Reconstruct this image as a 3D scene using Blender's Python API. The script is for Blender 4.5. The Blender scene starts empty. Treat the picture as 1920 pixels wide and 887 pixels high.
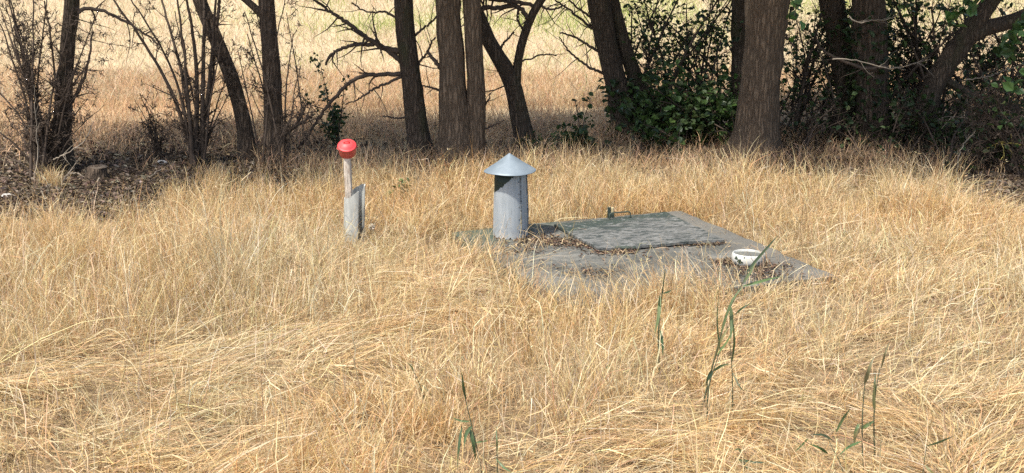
import bpy, math, random
import numpy as np
from mathutils import Vector, Matrix

rng = np.random.default_rng(11)
random.seed(11)
scene = bpy.context.scene
COL = scene.collection
R = math.radians
PI = math.pi

# ------------------------------------------------------------------ camera
F, PITCH, CAMH = 2637.0, R(13.4), 3.0
cam_d = bpy.data.cameras.new("camera")
cam_d.sensor_width = 36.0
cam_d.lens = 36.0 * F / 1920.0
cam_d.clip_end = 2000.0
cam = bpy.data.objects.new("camera", cam_d)
cam.location = (0, 0, CAMH)
cam.rotation_euler = (PI / 2 - PITCH, 0, 0)
COL.objects.link(cam)
scene.camera = cam


def ray(px, py):
    x = (px - 960.0) / F
    y = -(py - 443.5) / F
    return np.array([x, math.cos(PITCH) + y * math.sin(PITCH), -math.sin(PITCH) + y * math.cos(PITCH)])


def G(px, py, z=0.0):            # ground point seen at a photo pixel
    d = ray(px, py)
    t = (z - CAMH) / d[2]
    return np.array([d[0] * t, d[1] * t, z])


def AT(px, py, Y):               # point at distance Y seen at a photo pixel
    d = ray(px, py)
    t = Y / d[1]
    return np.array([d[0] * t, Y, CAMH + d[2] * t])


def to_px(x, y, z):              # photo pixel of world points (only used to shape density maps on the ground)
    c, s = math.cos(PITCH), math.sin(PITCH)
    dz = z - CAMH
    depth = y * c - dz * s
    up = y * s + dz * c
    return 960 + F * x / depth, 443.5 - F * up / depth


# ------------------------------------------------------------------ noise
_tab = rng.random((256, 256))


def vnoise(x, y, seed=0):
    x = np.asarray(x, float) + seed * 17.13
    y = np.asarray(y, float) + seed * 7.77
    xi = np.floor(x).astype(int)
    yi = np.floor(y).astype(int)
    fx = x - xi
    fy = y - yi
    fx = fx * fx * (3 - 2 * fx)
    fy = fy * fy * (3 - 2 * fy)
    a = _tab[xi % 256, yi % 256]
    b = _tab[(xi + 1) % 256, yi % 256]
    c = _tab[xi % 256, (yi + 1) % 256]
    d = _tab[(xi + 1) % 256, (yi + 1) % 256]
    return (a * (1 - fx) + b * fx) * (1 - fy) + (c * (1 - fx) + d * fx) * fy


def fbm(x, y, seed=0, oct=3):
    v = 0
    amp = 0.5
    tot = 0
    for o in range(oct):
        v = v + amp * vnoise(np.asarray(x) * 2 ** o, np.asarray(y) * 2 ** o, seed + o * 3)
        tot += amp
        amp *= 0.5
    return v / tot


# ------------------------------------------------------------------ materials
def new_mat(name):
    m = bpy.data.materials.new(name)
    m.use_nodes = True
    nt = m.node_tree
    nt.nodes.clear()
    out = nt.nodes.new("ShaderNodeOutputMaterial")
    return m, nt, out


def N(nt, typ, **kw):
    n = nt.nodes.new(typ)
    for k, v in kw.items():
        setattr(n, k, v)
    return n


def L(nt, a, b):
    nt.links.new(a, b)


def coords(nt, scale=(1, 1, 1)):
    tc = N(nt, "ShaderNodeTexCoord")
    mp = N(nt, "ShaderNodeMapping")
    mp.inputs["Scale"].default_value = scale
    L(nt, tc.outputs["Object"], mp.inputs["Vector"])
    return mp.outputs["Vector"]


def noise_n(nt, vec, scale, detail=6, rough=0.6):
    n = N(nt, "ShaderNodeTexNoise")
    n.inputs["Scale"].default_value = scale
    n.inputs["Detail"].default_value = detail
    n.inputs["Roughness"].default_value = rough
    L(nt, vec, n.inputs["Vector"])
    return n.outputs["Fac"]


def ramp(nt, fac, stops):
    r = N(nt, "ShaderNodeValToRGB")
    el = r.color_ramp.elements
    while len(el) < len(stops):
        el.new(0.5)
    for e, (p, c) in zip(el, stops):
        e.position = p
        e.color = (*c, 1) if len(c) == 3 else c
    L(nt, fac, r.inputs["Fac"])
    return r.outputs["Color"]


def mix(nt, fac, a, b, mode="MIX"):
    m = N(nt, "ShaderNodeMix", data_type="RGBA", blend_type=mode)
    for s, v in ((m.inputs[0], fac), (m.inputs[6], a), (m.inputs[7], b)):
        if hasattr(v, "is_output"):
            L(nt, v, s)
        elif isinstance(v, (int, float)):
            s.default_value = v
        else:
            s.default_value = (*v, 1)
    return m.outputs[2]


def math_n(nt, op, a, b=0.0, c=None):
    m = N(nt, "ShaderNodeMath", operation=op)
    for i, v in enumerate((a, b, c)):
        if v is None:
            continue
        if hasattr(v, "is_output"):
            L(nt, v, m.inputs[i])
        else:
            m.inputs[i].default_value = v
    return m.outputs[0]


def principled(nt, out, color, rough=0.7, spec=0.3, metal=0.0, bump=None, bump_s=0.5, bump_d=0.01):
    p = N(nt, "ShaderNodeBsdfPrincipled")
    if hasattr(color, "is_output"):
        L(nt, color, p.inputs["Base Color"])
    else:
        p.inputs["Base Color"].default_value = (*color, 1)
    if hasattr(rough, "is_output"):
        L(nt, rough, p.inputs["Roughness"])
    else:
        p.inputs["Roughness"].default_value = rough
    p.inputs["Specular IOR Level"].default_value = spec
    p.inputs["Metallic"].default_value = metal
    if bump is not None:
        b = N(nt, "ShaderNodeBump")
        b.inputs["Strength"].default_value = bump_s
        b.inputs["Distance"].default_value = bump_d
        L(nt, bump, b.inputs["Height"])
        L(nt, b.outputs["Normal"], p.inputs["Normal"])
    if out is not None:
        L(nt, p.outputs[0], out.inputs["Surface"])
    return p


def mat_attr(name, rough=0.6, spec=0.25, transl=0.25):
    """plant tissue: colour per blade or leaf from the 'col' attribute, partly translucent"""
    m, nt, out = new_mat(name)
    a = N(nt, "ShaderNodeAttribute", attribute_name="col")
    p = principled(nt, None, a.outputs["Color"], rough, spec)
    t = N(nt, "ShaderNodeBsdfTranslucent")
    L(nt, a.outputs["Color"], t.inputs["Color"])
    mx = N(nt, "ShaderNodeMixShader")
    mx.inputs[0].default_value = transl
    L(nt, p.outputs[0], mx.inputs[1])
    L(nt, t.outputs[0], mx.inputs[2])
    L(nt, mx.outputs[0], out.inputs["Surface"])
    return m


def mat_bark(name, dark, light, scale=1.0, moss=0.0):
    m, nt, out = new_mat(name)
    v = coords(nt, (9 * scale, 9 * scale, 1.6 * scale))
    vor = N(nt, "ShaderNodeTexVoronoi", feature="DISTANCE_TO_EDGE")
    vor.inputs["Scale"].default_value = 2.6
    nz = N(nt, "ShaderNodeTexNoise")
    nz.inputs["Scale"].default_value = 2.0
    nz.inputs["Detail"].default_value = 5
    L(nt, v, nz.inputs["Vector"])
    wv = mix(nt, 0.35, v, nz.outputs["Color"], "LINEAR_LIGHT")
    L(nt, wv, vor.inputs["Vector"])
    fine = noise_n(nt, v, 6.0, 8, 0.7)
    edge = math_n(nt, "MULTIPLY", vor.outputs["Distance"], 2.2)
    h = math_n(nt, "ADD", math_n(nt, "MINIMUM", edge, 0.7), math_n(nt, "MULTIPLY", fine, 0.6))
    c = ramp(nt, h, [(0.15, dark), (0.55, tuple((a + b) / 2 for a, b in zip(dark, light))), (1.0, light)])
    big = noise_n(nt, coords(nt, (2, 2, .8)), 1.5, 4)
    c = mix(nt, math_n(nt, "MULTIPLY", big, 0.45), c, tuple(x * .62 for x in dark))
    if moss:
        mf = ramp(nt, noise_n(nt, coords(nt, (3, 3, 1.5)), 1.8, 6), [(0.5, (0, 0, 0)), (0.7, (moss,) * 3)])
        c = mix(nt, mf, c, (0.05, 0.06, 0.025))
    principled(nt, out, c, 0.9, 0.15, bump=h, bump_s=0.9, bump_d=0.03)
    return m


M = {}
M["grass"] = mat_attr("dry_straw", 0.5, 0.35, 0.38)
M["leaf"] = mat_attr("green_leaf", 0.45, 0.4, 0.30)
M["litter"] = mat_attr("dead_leaf", 0.8, 0.15, 0.1)
M["bark"] = mat_bark("bark_brown", (0.045, 0.033, 0.024), (0.17, 0.125, 0.09))
M["bark_pale"] = mat_bark("bark_furrowed", (0.072, 0.052, 0.036), (0.24, 0.175, 0.118), 1.0)
M["bark_dark"] = mat_bark("bark_dark", (0.044, 0.033, 0.024), (0.155, 0.115, 0.083), 1.3, 0.5)
m_, nt, out = new_mat("twig")
principled(nt, out, mix(nt, noise_n(nt, coords(nt), 9), (0.035, 0.025, 0.019), (0.125, 0.092, 0.068)), 0.85, 0.2)
M["twig"] = m_
m_, nt, out = new_mat("dead_twig")
principled(nt, out, mix(nt, noise_n(nt, coords(nt), 7), (0.13, 0.10, 0.075), (0.36, 0.31, 0.24)), 0.85, 0.2)
M["dead_twig"] = m_
m_, nt, out = new_mat("lichen_twig")
principled(nt, out, mix(nt, noise_n(nt, coords(nt), 7), (0.16, 0.12, 0.05), (0.5, 0.42, 0.10)), 0.85, 0.2)
M["lichen_twig"] = m_


# ------------------------------------------------------------------ mesh helpers
def mesh_np(name, verts, faces, mat, cols=None, smooth=False):
    """verts (n,3); faces list of int arrays (m,k)"""
    me = bpy.data.meshes.new(name)
    verts = np.asarray(verts, np.float32)
    me.vertices.add(len(verts))
    me.vertices.foreach_set("co", verts.ravel())
    faces = [np.asarray(f, np.int32) for f in faces if len(f)]
    nl = sum(f.size for f in faces)
    npoly = sum(len(f) for f in faces)
    me.loops.add(nl)
    me.polygons.add(npoly)
    me.loops.foreach_set("vertex_index", np.concatenate([f.ravel() for f in faces]))
    sizes = np.concatenate([np.full(len(f), f.shape[1], np.int32) for f in faces])
    starts = np.concatenate([[0], np.cumsum(sizes)[:-1]]).astype(np.int32)
    me.polygons.foreach_set("loop_start", starts)
    me.polygons.foreach_set("use_smooth", np.full(npoly, smooth, bool))
    if cols is not None:
        a = me.attributes.new("col", "FLOAT_COLOR", "POINT")
        c = np.ones((len(verts), 4), np.float32)
        c[:, :3] = cols
        a.data.foreach_set("color", c.ravel())
    me.update()
    me.validate()
    me.materials.append(mat)
    return me


def link(name, me, parent=None):
    o = bpy.data.objects.new(name, me)
    COL.objects.link(o)
    if parent is not None:
        o.parent = parent
        if parent.type == "EMPTY":          # geometry is in world space: keep it there
            o.matrix_parent_inverse = parent.matrix_basis.inverted()
        else:
            o.matrix_parent_inverse = parent.matrix_world.inverted() if False else Matrix()
    return o


def tag(o, label, cat=None, group=None, kind=None):
    o["label"] = label
    if cat:
        o["category"] = cat
    if group:
        o["group"] = group
    if kind:
        o["kind"] = kind
    return o


def thing(name, loc, label, cat, group=None):
    e = bpy.data.objects.new(name, None)
    e.empty_display_size = 0.1
    e.location = [float(v) for v in loc]
    COL.objects.link(e)
    return tag(e, label, cat, group)


class Tubes:
    def __init__(self):
        self.v = []
        self.f = []
        self.n = 0

    def add(self, pts, rad, sides=5, cap=True, rough=0.0, seed=0):
        pts = np.asarray(pts, float)
        k = len(pts)
        rad = np.broadcast_to(np.asarray(rad, float), (k,)).copy()
        d = np.gradient(pts, axis=0)
        d /= np.linalg.norm(d, axis=1)[:, None] + 1e-9
        ref = np.array([0.13, 0.98, 0.11]) if abs(d[:, 1]).mean() < 0.8 else np.array([0.98, 0.1, 0.13])
        u = np.cross(d, ref)
        u /= np.linalg.norm(u, axis=1)[:, None] + 1e-9
        w = np.cross(d, u)
        a = np.arange(sides) / sides * 2 * PI
        rr = rad[:, None] * np.ones((1, sides))
        if rough:
            hh = np.concatenate([[0], np.cumsum(np.linalg.norm(np.diff(pts, axis=0), axis=1))])
            H, A = np.meshgrid(hh, a, indexing="ij")
            nz = fbm(H * 2.0, 4 + 2.2 * np.cos(A) + 9 * (A > PI) * 0, seed) + fbm(H * 2.0, 4 + 2.2 * np.sin(A), seed + 5)
            fur = np.abs(np.sin(A * max(3, sides // 5) + 3 * fbm(H * 1.5, A * 0 + 3, seed + 2)))
            rr = rr * (1 + rough * (nz - 1.0) * 1.6 - 0.25 * rough * fur)
            if sides >= 18:                    # knots, stubs of lost limbs and root flare
                for _ in range(9):
                    h0, a0_ = rng.uniform(.1, hh[-1] * .6), rng.uniform(-PI, PI)
                    da = (A - a0_ + PI) % (2 * PI) - PI
                    rr = rr * (1 + rng.uniform(.06, .26) * np.exp(-((H - h0) / rng.uniform(.04, .09)) ** 2 - (da / .35) ** 2))
                rr = rr * (1 + .38 * np.exp(-H / .22) * np.abs(np.cos(A * 2.5 + seed)) ** 2)
        ring = pts[:, None, :] + rr[..., None] * (np.cos(a)[None, :, None] * u[:, None, :] + np.sin(a)[None, :, None] * w[:, None, :])
        base = self.n
        self.v.append(ring.reshape(-1, 3))
        i = np.arange(k - 1)[:, None] * sides
        j = np.arange(sides)[None, :]
        jn = (j + 1) % sides
        q = np.stack([i + j, i + jn, i + sides + jn, i + sides + j], -1).reshape(-1, 4) + base
        self.f.append(q)
        self.n += k * sides
        if cap and rad[-1] > 0.004:
            self.v.append(pts[-1:] + d[-1:] * rad[-1] * 0.3)
            t = np.stack([np.full(sides, self.n), base + (k - 1) * sides + np.arange(sides), base + (k - 1) * sides + (np.arange(sides) + 1) % sides], -1)
            self.f.append(t)
            self.n += 1

    def build(self, name, mat, parent=None, smooth=True):
        f4 = [f for f in self.f if f.shape[1] == 4]
        f3 = [f for f in self.f if f.shape[1] == 3]
        fs = []
        if f4:
            fs.append(np.concatenate(f4))
        if f3:
            fs.append(np.concatenate(f3))
        return link(name, mesh_np(name, np.concatenate(self.v), fs, mat, smooth=smooth), parent)


def spline(ctrl, n):
    """smooth polyline through control rows (any width), even spacing, ends kept"""
    c = np.asarray(ctrl, float)
    w = min(3, c.shape[1])
    d = np.concatenate([[0], np.cumsum(np.linalg.norm(np.diff(c[:, :w], axis=0), axis=1) + 1e-6)])
    nn = n * 4
    T = np.linspace(0, d[-1], nn)
    P = np.stack([np.interp(T, d, c[:, q]) for q in range(c.shape[1])], 1)
    if len(c) > 2:
        for _ in range(int((nn / (len(c) - 1) * .42) ** 2 / 1.2) + 1):
            P[1:-1] = .25 * P[:-2] + .5 * P[1:-1] + .25 * P[2:]
    k = np.linspace(0, nn - 1, n)
    return np.stack([np.interp(k, np.arange(nn), P[:, q]) for q in range(c.shape[1])], 1)


def unit(v):
    return v / (np.linalg.norm(v) + 1e-9)


def grow(acc, start, d, length, r0, level, spread=0.9, wig=0.25, n_child=4, up=0.0, tips=None, sides=4, spurs=0, child_len=0.5):
    """a wiggling twig with side twigs, added to the tube collector"""
    k = max(4, int(length / 0.12) + 2)
    pts = [np.asarray(start, float)]
    d = unit(np.asarray(d, float))
    st = length / (k - 1)
    dirs = [d]
    for i in range(k - 1):
        d = unit(d + rng.normal(0, wig, 3) * 0.6 + np.array([0, 0, up]) * 0.12)
        dirs.append(d)
        pts.append(pts[-1] + d * st)
    pts = np.array(pts)
    rad = r0 * (1 - 0.8 * np.linspace(0, 1, k))
    acc.add(pts, np.maximum(rad, 0.0015), sides if level > 0 else 3, cap=False)
    if tips is not None:
        tips.append(pts[-1])
        if level == 0:
            tips.append(pts[k // 2])
    for s in range(spurs):
        i = rng.integers(1, k)
        sd = unit(rng.normal(0, 1, 3) + dirs[i] * 0.6)
        l = rng.uniform(0.02, 0.07)
        acc.add(np.array([pts[i], pts[i] + sd * l * 0.6, pts[i] + sd * l + rng.normal(0, .006, 3)]), [0.003, 0.0045, 0.002], 3, cap=False)
    if level > 0:
        for c in range(n_child):
            i = rng.integers(max(1, k // 5), k)
            side = unit(np.cross(dirs[i], rng.normal(0, 1, 3)))
            cd = unit(dirs[i] * (1 - spread * 0.5) + side * spread)
            grow(acc, pts[i], cd, length * child_len * rng.uniform(0.5, 1.15) * (1 - 0.45 * i / k), max(rad[i] * 0.6, 0.002),
                 level - 1, spread, wig, n_child, up, tips, sides, spurs, child_len)
    return pts


def leaf_mesh(name, centers, size, cols, mat, parent=None, flat=0.4, aspect=0.62):
    """folded pointed leaves: 6 points, two quads each"""
    n = len(centers)
    size = np.broadcast_to(size, (n,))
    nrm = rng.normal(0, 1, (n, 3))
    nrm[:, 2] = np.abs(nrm[:, 2]) + flat
    nrm /= np.linalg.norm(nrm, axis=1)[:, None]
    a = np.cross(nrm, rng.normal(0, 1, (n, 3)))
    a /= np.linalg.norm(a, axis=1)[:, None]
    b = np.cross(nrm, a)
    L_, W = size[:, None], size[:, None] * aspect * 0.5
    base = centers - a * L_ * 0.5
    tip = centers + a * L_ * 0.5 - nrm * L_ * 0.12
    fold = nrm * W * 0.35
    l1 = centers - a * L_ * 0.16 + b * W + fold
    l2 = centers + a * L_ * 0.2 + b * W * 0.75 + fold
    r1 = centers - a * L_ * 0.16 - b * W + fold
    r2 = centers + a * L_ * 0.2 - b * W * 0.75 + fold
    v = np.stack([base, l1, l2, tip, r2, r1], 1).reshape(-1, 3)
    i = np.arange(n)[:, None] * 6
    f = np.concatenate([i + np.array([[0, 3, 2, 1]]), i + np.array([[0, 5, 4, 3]])])
    c = np.repeat(cols, 6, axis=0)
    return link(name, mesh_np(name, v, [f], mat, c), parent)


def jitter_cols(n, palette, weights, var=0.18):
    p = np.array(palette)
    idx = rng.choice(len(p), n, p=np.array(weights) / np.sum(weights))
    return np.clip(p[idx] * (1 + rng.normal(0, var, (n, 1))) * (1 + rng.normal(0, 0.05, (n, 3))), 0.005, 0.85)


# ------------------------------------------------------------------ blades
def blades(x, y, z0, length, width, p0, p1, az, curl, cols, seg=5, kink=None):
    n = len(x)
    pos = np.stack([x, y, z0], 1)
    P = [pos]
    dirs = []
    for k in range(seg):
        t = (k + 0.5) / seg
        p = p0 + (p1 - p0) * t ** 1.4
        if kink is not None:
            p = p + kink * (t > 0.62)
        p = p + rng.normal(0, .17, n) * (k > 0)
        a = az + curl * t + rng.normal(0, .25, n)
        d = np.stack([np.sin(p) * np.cos(a), np.sin(p) * np.sin(a), np.cos(p)], 1)
        dirs.append(d)
        pos = pos + d * (length / seg)[:, None]
        pos[:, 2] = np.maximum(pos[:, 2], np.minimum(z0, SLAB_T + .012) + 0.006 + 0.012 * rng.random(n))
        P.append(pos)
    P = np.stack(P, 1)
    tw = az + rng.normal(0, 0.9, n)
    side = np.stack([-np.sin(tw), np.cos(tw), 0.35 * rng.normal(0, 1, n)], 1)
    t = np.linspace(0, 1, seg + 1)
    prof = np.minimum(1.0, 0.65 + t * 1.2) * (1 - 0.92 * t ** 2.2)
    w = 0.5 * width[:, None] * prof[None, :]
    V = np.stack([P - side[:, None, :] * w[..., None], P + side[:, None, :] * w[..., None]], 2)
    i = np.arange(n)[:, None, None] * (seg + 1) * 2
    s = np.arange(seg)[None, :, None] * 2
    f = i + s + np.array([0, 1, 3, 2])[None, None, :]
    C = np.repeat(cols, (seg + 1) * 2, axis=0)
    return V.reshape(-1, 3), f.reshape(-1, 4), C, P[:, -1], P[:, -1] - P[:, -2]


class BladeSet:
    def __init__(self):
        self.v, self.f, self.c, self.n = [], [], [], 0

    def add(self, *a, **k):
        v, f, c, tip, d = blades(*a, **k)
        self.v.append(v)
        self.f.append(f + self.n)
        self.c.append(c)
        self.n += len(v)
        return tip, d

    def build(self, name, mat):
        return link(name, mesh_np(name, np.concatenate(self.v), [np.concatenate(self.f)], mat, np.concatenate(self.c)))


# ------------------------------------------------------------------ slab frame (needed by the grass mask)
SBL, SBR = G(848, 432, .1), G(1278, 393, .1)
SFR = G(1528, 517, .1)
uS = unit((SBR - SBL) * [1, 1, 0])
vS = np.array([uS[1], -uS[0], 0.0])           # towards the front
W_S = 2.36
D_S = 2.55
S_ORG = np.array([SBR[0], SBR[1], 0]) - uS * W_S   # back-left corner


def slab_uv(x, y):
    dx, dy = x - S_ORG[0], y - S_ORG[1]
    return dx * uS[0] + dy * uS[1], dx * vS[0] + dy * vS[1]


def slab_pt(u, v, z):
    return S_ORG + uS * u + vS * v + np.array([0, 0, z])


SLAB_T = 0.10

# ------------------------------------------------------------------ grass lie of the land (from the photo)
# pixel x, pixel y, radius (m), standing 0..1, flow direction (deg, 0 = right, 90 = away), height m
CTRL = [
    (100, 440, 1.6, 1.0, 0, .40), (330, 430, 1.3, 1.0, 0, .40), (540, 420, 1.2, .95, 0, .38), (60, 530, 1.1, 1.0, 0, .56),
    (230, 540, 1.0, 1.0, 20, .60), (430, 520, .9, 1.0, 10, .58), (540, 560, .7, .9, 0, .50), (80, 610, .5, .8, -25, .56),
    (60, 650, .35, .45, -25, .5), (180, 670, .45, .05, -8, .50), (340, 670, .45, .0, 4, .50), (500, 650, .45, .05, 12, .5),
    (640, 610, .5, .15, 20, .40), (740, 540, .7, .25, -20, .35), (820, 470, .7, .6, 40, .32), (760, 410, .9, .9, 0, .38),
    (880, 540, .5, .4, 200, .33), (120, 740, .4, .3, -70, .35), (60, 840, .4, .35, -50, .42), (250, 800, .45, .08, -15, .45),
    (400, 760, .4, .35, 10, .32), (420, 850, .4, .12, 12, .4), (560, 740, .4, .35, 170, .3), (700, 790, .5, .9, 60, .44),
    (640, 860, .35, .8, 80, .42), (800, 700, .4, .35, 160, .3), (830, 850, .35, .5, 200, .3), (950, 690, .5, .9, 10, .44),
    (1090, 660, .6, .95, 10, .50), (1050, 740, .4, .75, -20, .36), (1010, 610, .5, .8, 0, .36), (1120, 830, .45, .06, -6, .5),
    (980, 840, .35, .2, -10, .42), (1240, 640, .5, .6, 30, .34), (1250, 790, .5, .3, -30, .34), (1370, 690, .5, .5, 30, .3),
    (1250, 570, .4, .9, 0, .38), (1420, 590, .4, .75, 30, .3), (1500, 700, .5, .3, 200, .3), (1650, 620, .7, .45, 20, .32),
    (1800, 700, .6, .15, 10, .42), (1700, 800, .5, .05, 170, .38), (1850, 830, .4, .1, 5, .40), (1560, 830, .4, .2, 150, .3),
    (1440, 820, .4, .4, 200, .28), (1850, 560, .8, .35, 25, .36), (1650, 500, .8, .55, 35, .34), (1800, 420, 1., .4, 20, .38),
    (1600, 400, .9, .75, 10, .34), (1450, 360, 1., .95, 0, .36), (1150, 350, 1.2, 1.0, 0, .38), (1300, 340, 1.2, 1., 0, .38),
    (1000, 350, 1.0, 1.0, 0, .36), (1700, 330, 1.2, .8, 5, .36), (1880, 380, 1., .5, 15, .36),
]
cx = np.array([G(c[0], c[1], .12)[:2] for c in CTRL])
crad = np.array([c[2] for c in CTRL])
cst = np.array([c[3] for c in CTRL])
cdir = np.radians([c[4] for c in CTRL])
chgt = np.array([c[5] for c in CTRL])


def lie(x, y):
    w = np.zeros(len(x)) + 1e-6
    st = w * 0.6
    dx = w * 1.0
    dy = w * 0.0
    hg = w * 0.33
    for i in range(len(CTRL)):
        wi = np.exp(-(((x - cx[i, 0]) ** 2 + (y - cx[i, 1]) ** 2) / (0.7 * crad[i] ** 2)))
        w = w + wi
        st = st + wi * cst[i]
        dx = dx + wi * math.cos(cdir[i])
        dy = dy + wi * math.sin(cdir[i])
        hg = hg + wi * chgt[i]
    return st / w, np.arctan2(dy, dx), hg / w


STRAW = [(.60, .43, .21), (.67, .525, .30), (.53, .34, .165), (.73, .62, .42), (.31, .215, .135), (.60, .475, .225)]
STRAW_W = [.36, .24, .20, .09, .06, .05]


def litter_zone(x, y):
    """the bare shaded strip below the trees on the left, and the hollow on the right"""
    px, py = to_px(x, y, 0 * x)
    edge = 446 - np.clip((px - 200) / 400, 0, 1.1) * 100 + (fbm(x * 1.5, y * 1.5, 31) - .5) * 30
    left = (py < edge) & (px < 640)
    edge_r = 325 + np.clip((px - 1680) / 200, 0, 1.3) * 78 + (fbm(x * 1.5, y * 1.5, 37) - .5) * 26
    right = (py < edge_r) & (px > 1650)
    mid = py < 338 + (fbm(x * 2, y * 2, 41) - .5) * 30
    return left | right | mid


TREELINE_FAR = 22.0


def build_near_grass():
    bs = BladeSet()
    n = 430000
    # uniform over the visible trapezium, a margin left and right
    y = 5.6 + (18.0 - 5.6) * rng.random(n)
    halfw = y * 0.364 + 1.3
    x = (rng.random(n) * 2 - 1) * halfw
    # two thirds of the blades grow in tussocks, each with its own height, tone and lean
    nt_ = 3600
    ty = 5.6 + 12.4 * rng.random(nt_)
    tx = (rng.random(nt_) * 2 - 1) * (18 * .364 + 1.3)
    th = rng.uniform(.55, 1.4, nt_)
    ttone = rng.normal(0, 1, nt_)
    taz = rng.uniform(-PI, PI, nt_)
    tlean = np.abs(rng.normal(0, .30, nt_))
    ti = rng.integers(0, nt_, n)
    intus = rng.random(n) < .66
    ox, oy = rng.normal(0, .06, n), rng.normal(0, .06, n)
    x = np.where(intus, tx[ti] + ox, x)
    y = np.where(intus, ty[ti] + oy, y)
    halfw = y * 0.364 + 1.3
    keep = np.where(intus, np.abs(x) < halfw, rng.random(n) < halfw / (18 * .364 + 1.3))
    # clumpy
    cl = fbm(x * 3.2, y * 3.2, 3)
    keep &= rng.random(n) < np.clip(0.25 + 2.2 * (cl - .3), .08, 1)
    u, v = slab_uv(x, y)
    inside = (u > -0.02) & (u < W_S + .02) & (v > -0.02) & (v < D_S + .02)
    keep &= ~inside
    keep &= ~((np.hypot(x + 1.39, y - 12.05) < .11))
    keep &= ~litter_zone(x, y)
    x, y = x[keep], y[keep]
    intus, ti, ox, oy = intus[keep], ti[keep], ox[keep], oy[keep]
    n = len(x)
    st, fl, hg = lie(x, y)
    st = np.clip((st - .08) * 1.1 + (fbm(x * 2.3, y * 2.3, 9) - .5) * .5, 0, 1)
    hvar = (0.45 + 1.1 * fbm(x * 1.3, y * 1.3, 15)) * np.where(intus, th[ti], rng.uniform(.5, .95, n))
    ln = hg * hvar * rng.uniform(.55, 1.2, n)
    dr = np.maximum(np.maximum(u[keep] - W_S, v[keep] - D_S), 0)      # trampled next to the right and front right edges
    near_slab = (u[keep] > 1.2) & (dr > 0) & (dr < .55) & (v[keep] > .3)
    ln = np.where(near_slab, ln * (.42 + .9 * dr), ln)
    # short, thin blades and long stems
    stand = rng.random(n) < (0.04 + 0.96 * st)
    az_r = np.where(intus, np.arctan2(oy, ox) + rng.normal(0, .6, n), rng.uniform(-PI, PI, n))
    lean_t = (rng.random(n) < .6) & intus
    az_r = np.where(lean_t, taz[ti] + rng.normal(0, .7, n), az_r)
    swirl = (fbm(x * 1.1, y * 1.1, 21) - .5) * .9
    az_f = fl + swirl + rng.normal(0, .30, n)
    az = np.where(stand, az_r, az_f)
    p0 = np.where(stand, np.abs(rng.normal(.10, .20, n)) + np.where(intus, tlean[ti], 0), rng.uniform(1.05, 1.5, n))
    p1 = np.where(stand, p0 + np.abs(rng.normal(.4, .55, n)), rng.uniform(1.5, 1.95, n))
    ln = np.where(stand, ln, ln * 1.45)
    z0 = np.where(stand, 0.0, rng.random(n) * .055)
    wd = rng.uniform(.0026, .0062, n)
    broad = rng.random(n) < .09
    wd = np.where(broad, rng.uniform(.006, .011, n), wd)
    kink = np.where(rng.random(n) < .28, rng.uniform(.5, 1.9, n), 0)
    curl = rng.normal(0, .9, n)
    warm = fbm(x * .9, y * .9, 51)
    cols = jitter_cols(n, STRAW, STRAW_W, .17)
    cols = cols * (1 + (warm[:, None] - .5) * np.array([[0.10, -.14, -.45]]))
    cols = cols * (1 + np.where(intus, ttone[ti], 0)[:, None] * np.array([[.07, .10, .15]]))
    cols = np.where(broad[:, None], cols * 0.35 + np.array([[.66, .55, .34]]) * .65, cols)
    tip, d = bs.add(x, y, z0, ln, wd, p0, p1, az, curl, cols, seg=5, kink=kink)
    # seed heads on some standing stems
    px, py = to_px(x, y, 0 * x)
    prob = .05 + .22 * ((py < 345) & (px > 1350))
    sh = stand & (rng.random(n) < prob) & (ln > .2)
    for rep in range(3):
        m = int(sh.sum())
        off = rng.normal(0, .012, (m, 3))
        base = tip[sh] - d[sh] * rng.uniform(0, 1.5, (m, 1)) + off
        bs.add(base[:, 0], base[:, 1], base[:, 2], rng.uniform(.02, .05, m), rng.uniform(.005, .009, m), rng.uniform(.6, 2.0, m),
               rng.uniform(1.2, 2.6, m), rng.uniform(-PI, PI, m), np.zeros(m), jitter_cols(m, [(.60, .48, .28), (.5, .38, .2)], [1, 1]), seg=3)
    # taller pale stems with folded tops standing above the rest
    m = 3000
    y2 = 6.2 + 10.2 * rng.random(m)
    x2 = (rng.random(m) * 2 - 1) * (y2 * .364 + .8)
    u2, v2 = slab_uv(x2, y2)
    s2, f2, h2 = lie(x2, y2)
    k = ~((u2 > -.1) & (u2 < W_S + .1) & (v2 > -.1) & (v2 < D_S + .1)) & ~litter_zone(x2, y2) & (rng.random(m) < .15 + .85 * s2)
    x2, y2, h2 = x2[k], y2[k], h2[k]
    m = len(x2)
    bs.add(x2, y2, 0 * x2, h2 * rng.uniform(1.0, 1.55, m), rng.uniform(.004, .0075, m), np.abs(rng.normal(.1, .15, m)), rng.uniform(.2, .8, m), rng.uniform(-PI, PI, m),
           rng.normal(0, .5, m), jitter_cols(m, [(.74, .62, .42), (.66, .50, .28)], [1, 1]), seg=7, kink=np.where(rng.random(m) < .6, rng.uniform(.9, 2.2, m), 0))
    # thatch: short dead bits lying flat under everything
    m = 90000
    y = 5.6 + (17.0 - 5.6) * rng.random(m)
    x = (rng.random(m) * 2 - 1) * (y * .364 + 1.2)
    u, v = slab_uv(x, y)
    k = ~((u > 0.0) & (u < W_S) & (v > 0.0) & (v < D_S)) & ~litter_zone(x, y)
    x, y = x[k], y[k]
    m = len(x)
    bs.add(x, y, rng.random(m) * .05, rng.uniform(.06, .22, m), rng.uniform(.003, .006, m), rng.uniform(1.2, 1.7, m), rng.uniform(1.3, 1.8, m),
           rng.uniform(-PI, PI, m), rng.normal(0, .7, m), jitter_cols(m, [(.46, .33, .18), (.32, .23, .135), (.62, .48, .28)], [2, 2, 1.4]), seg=3)
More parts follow.
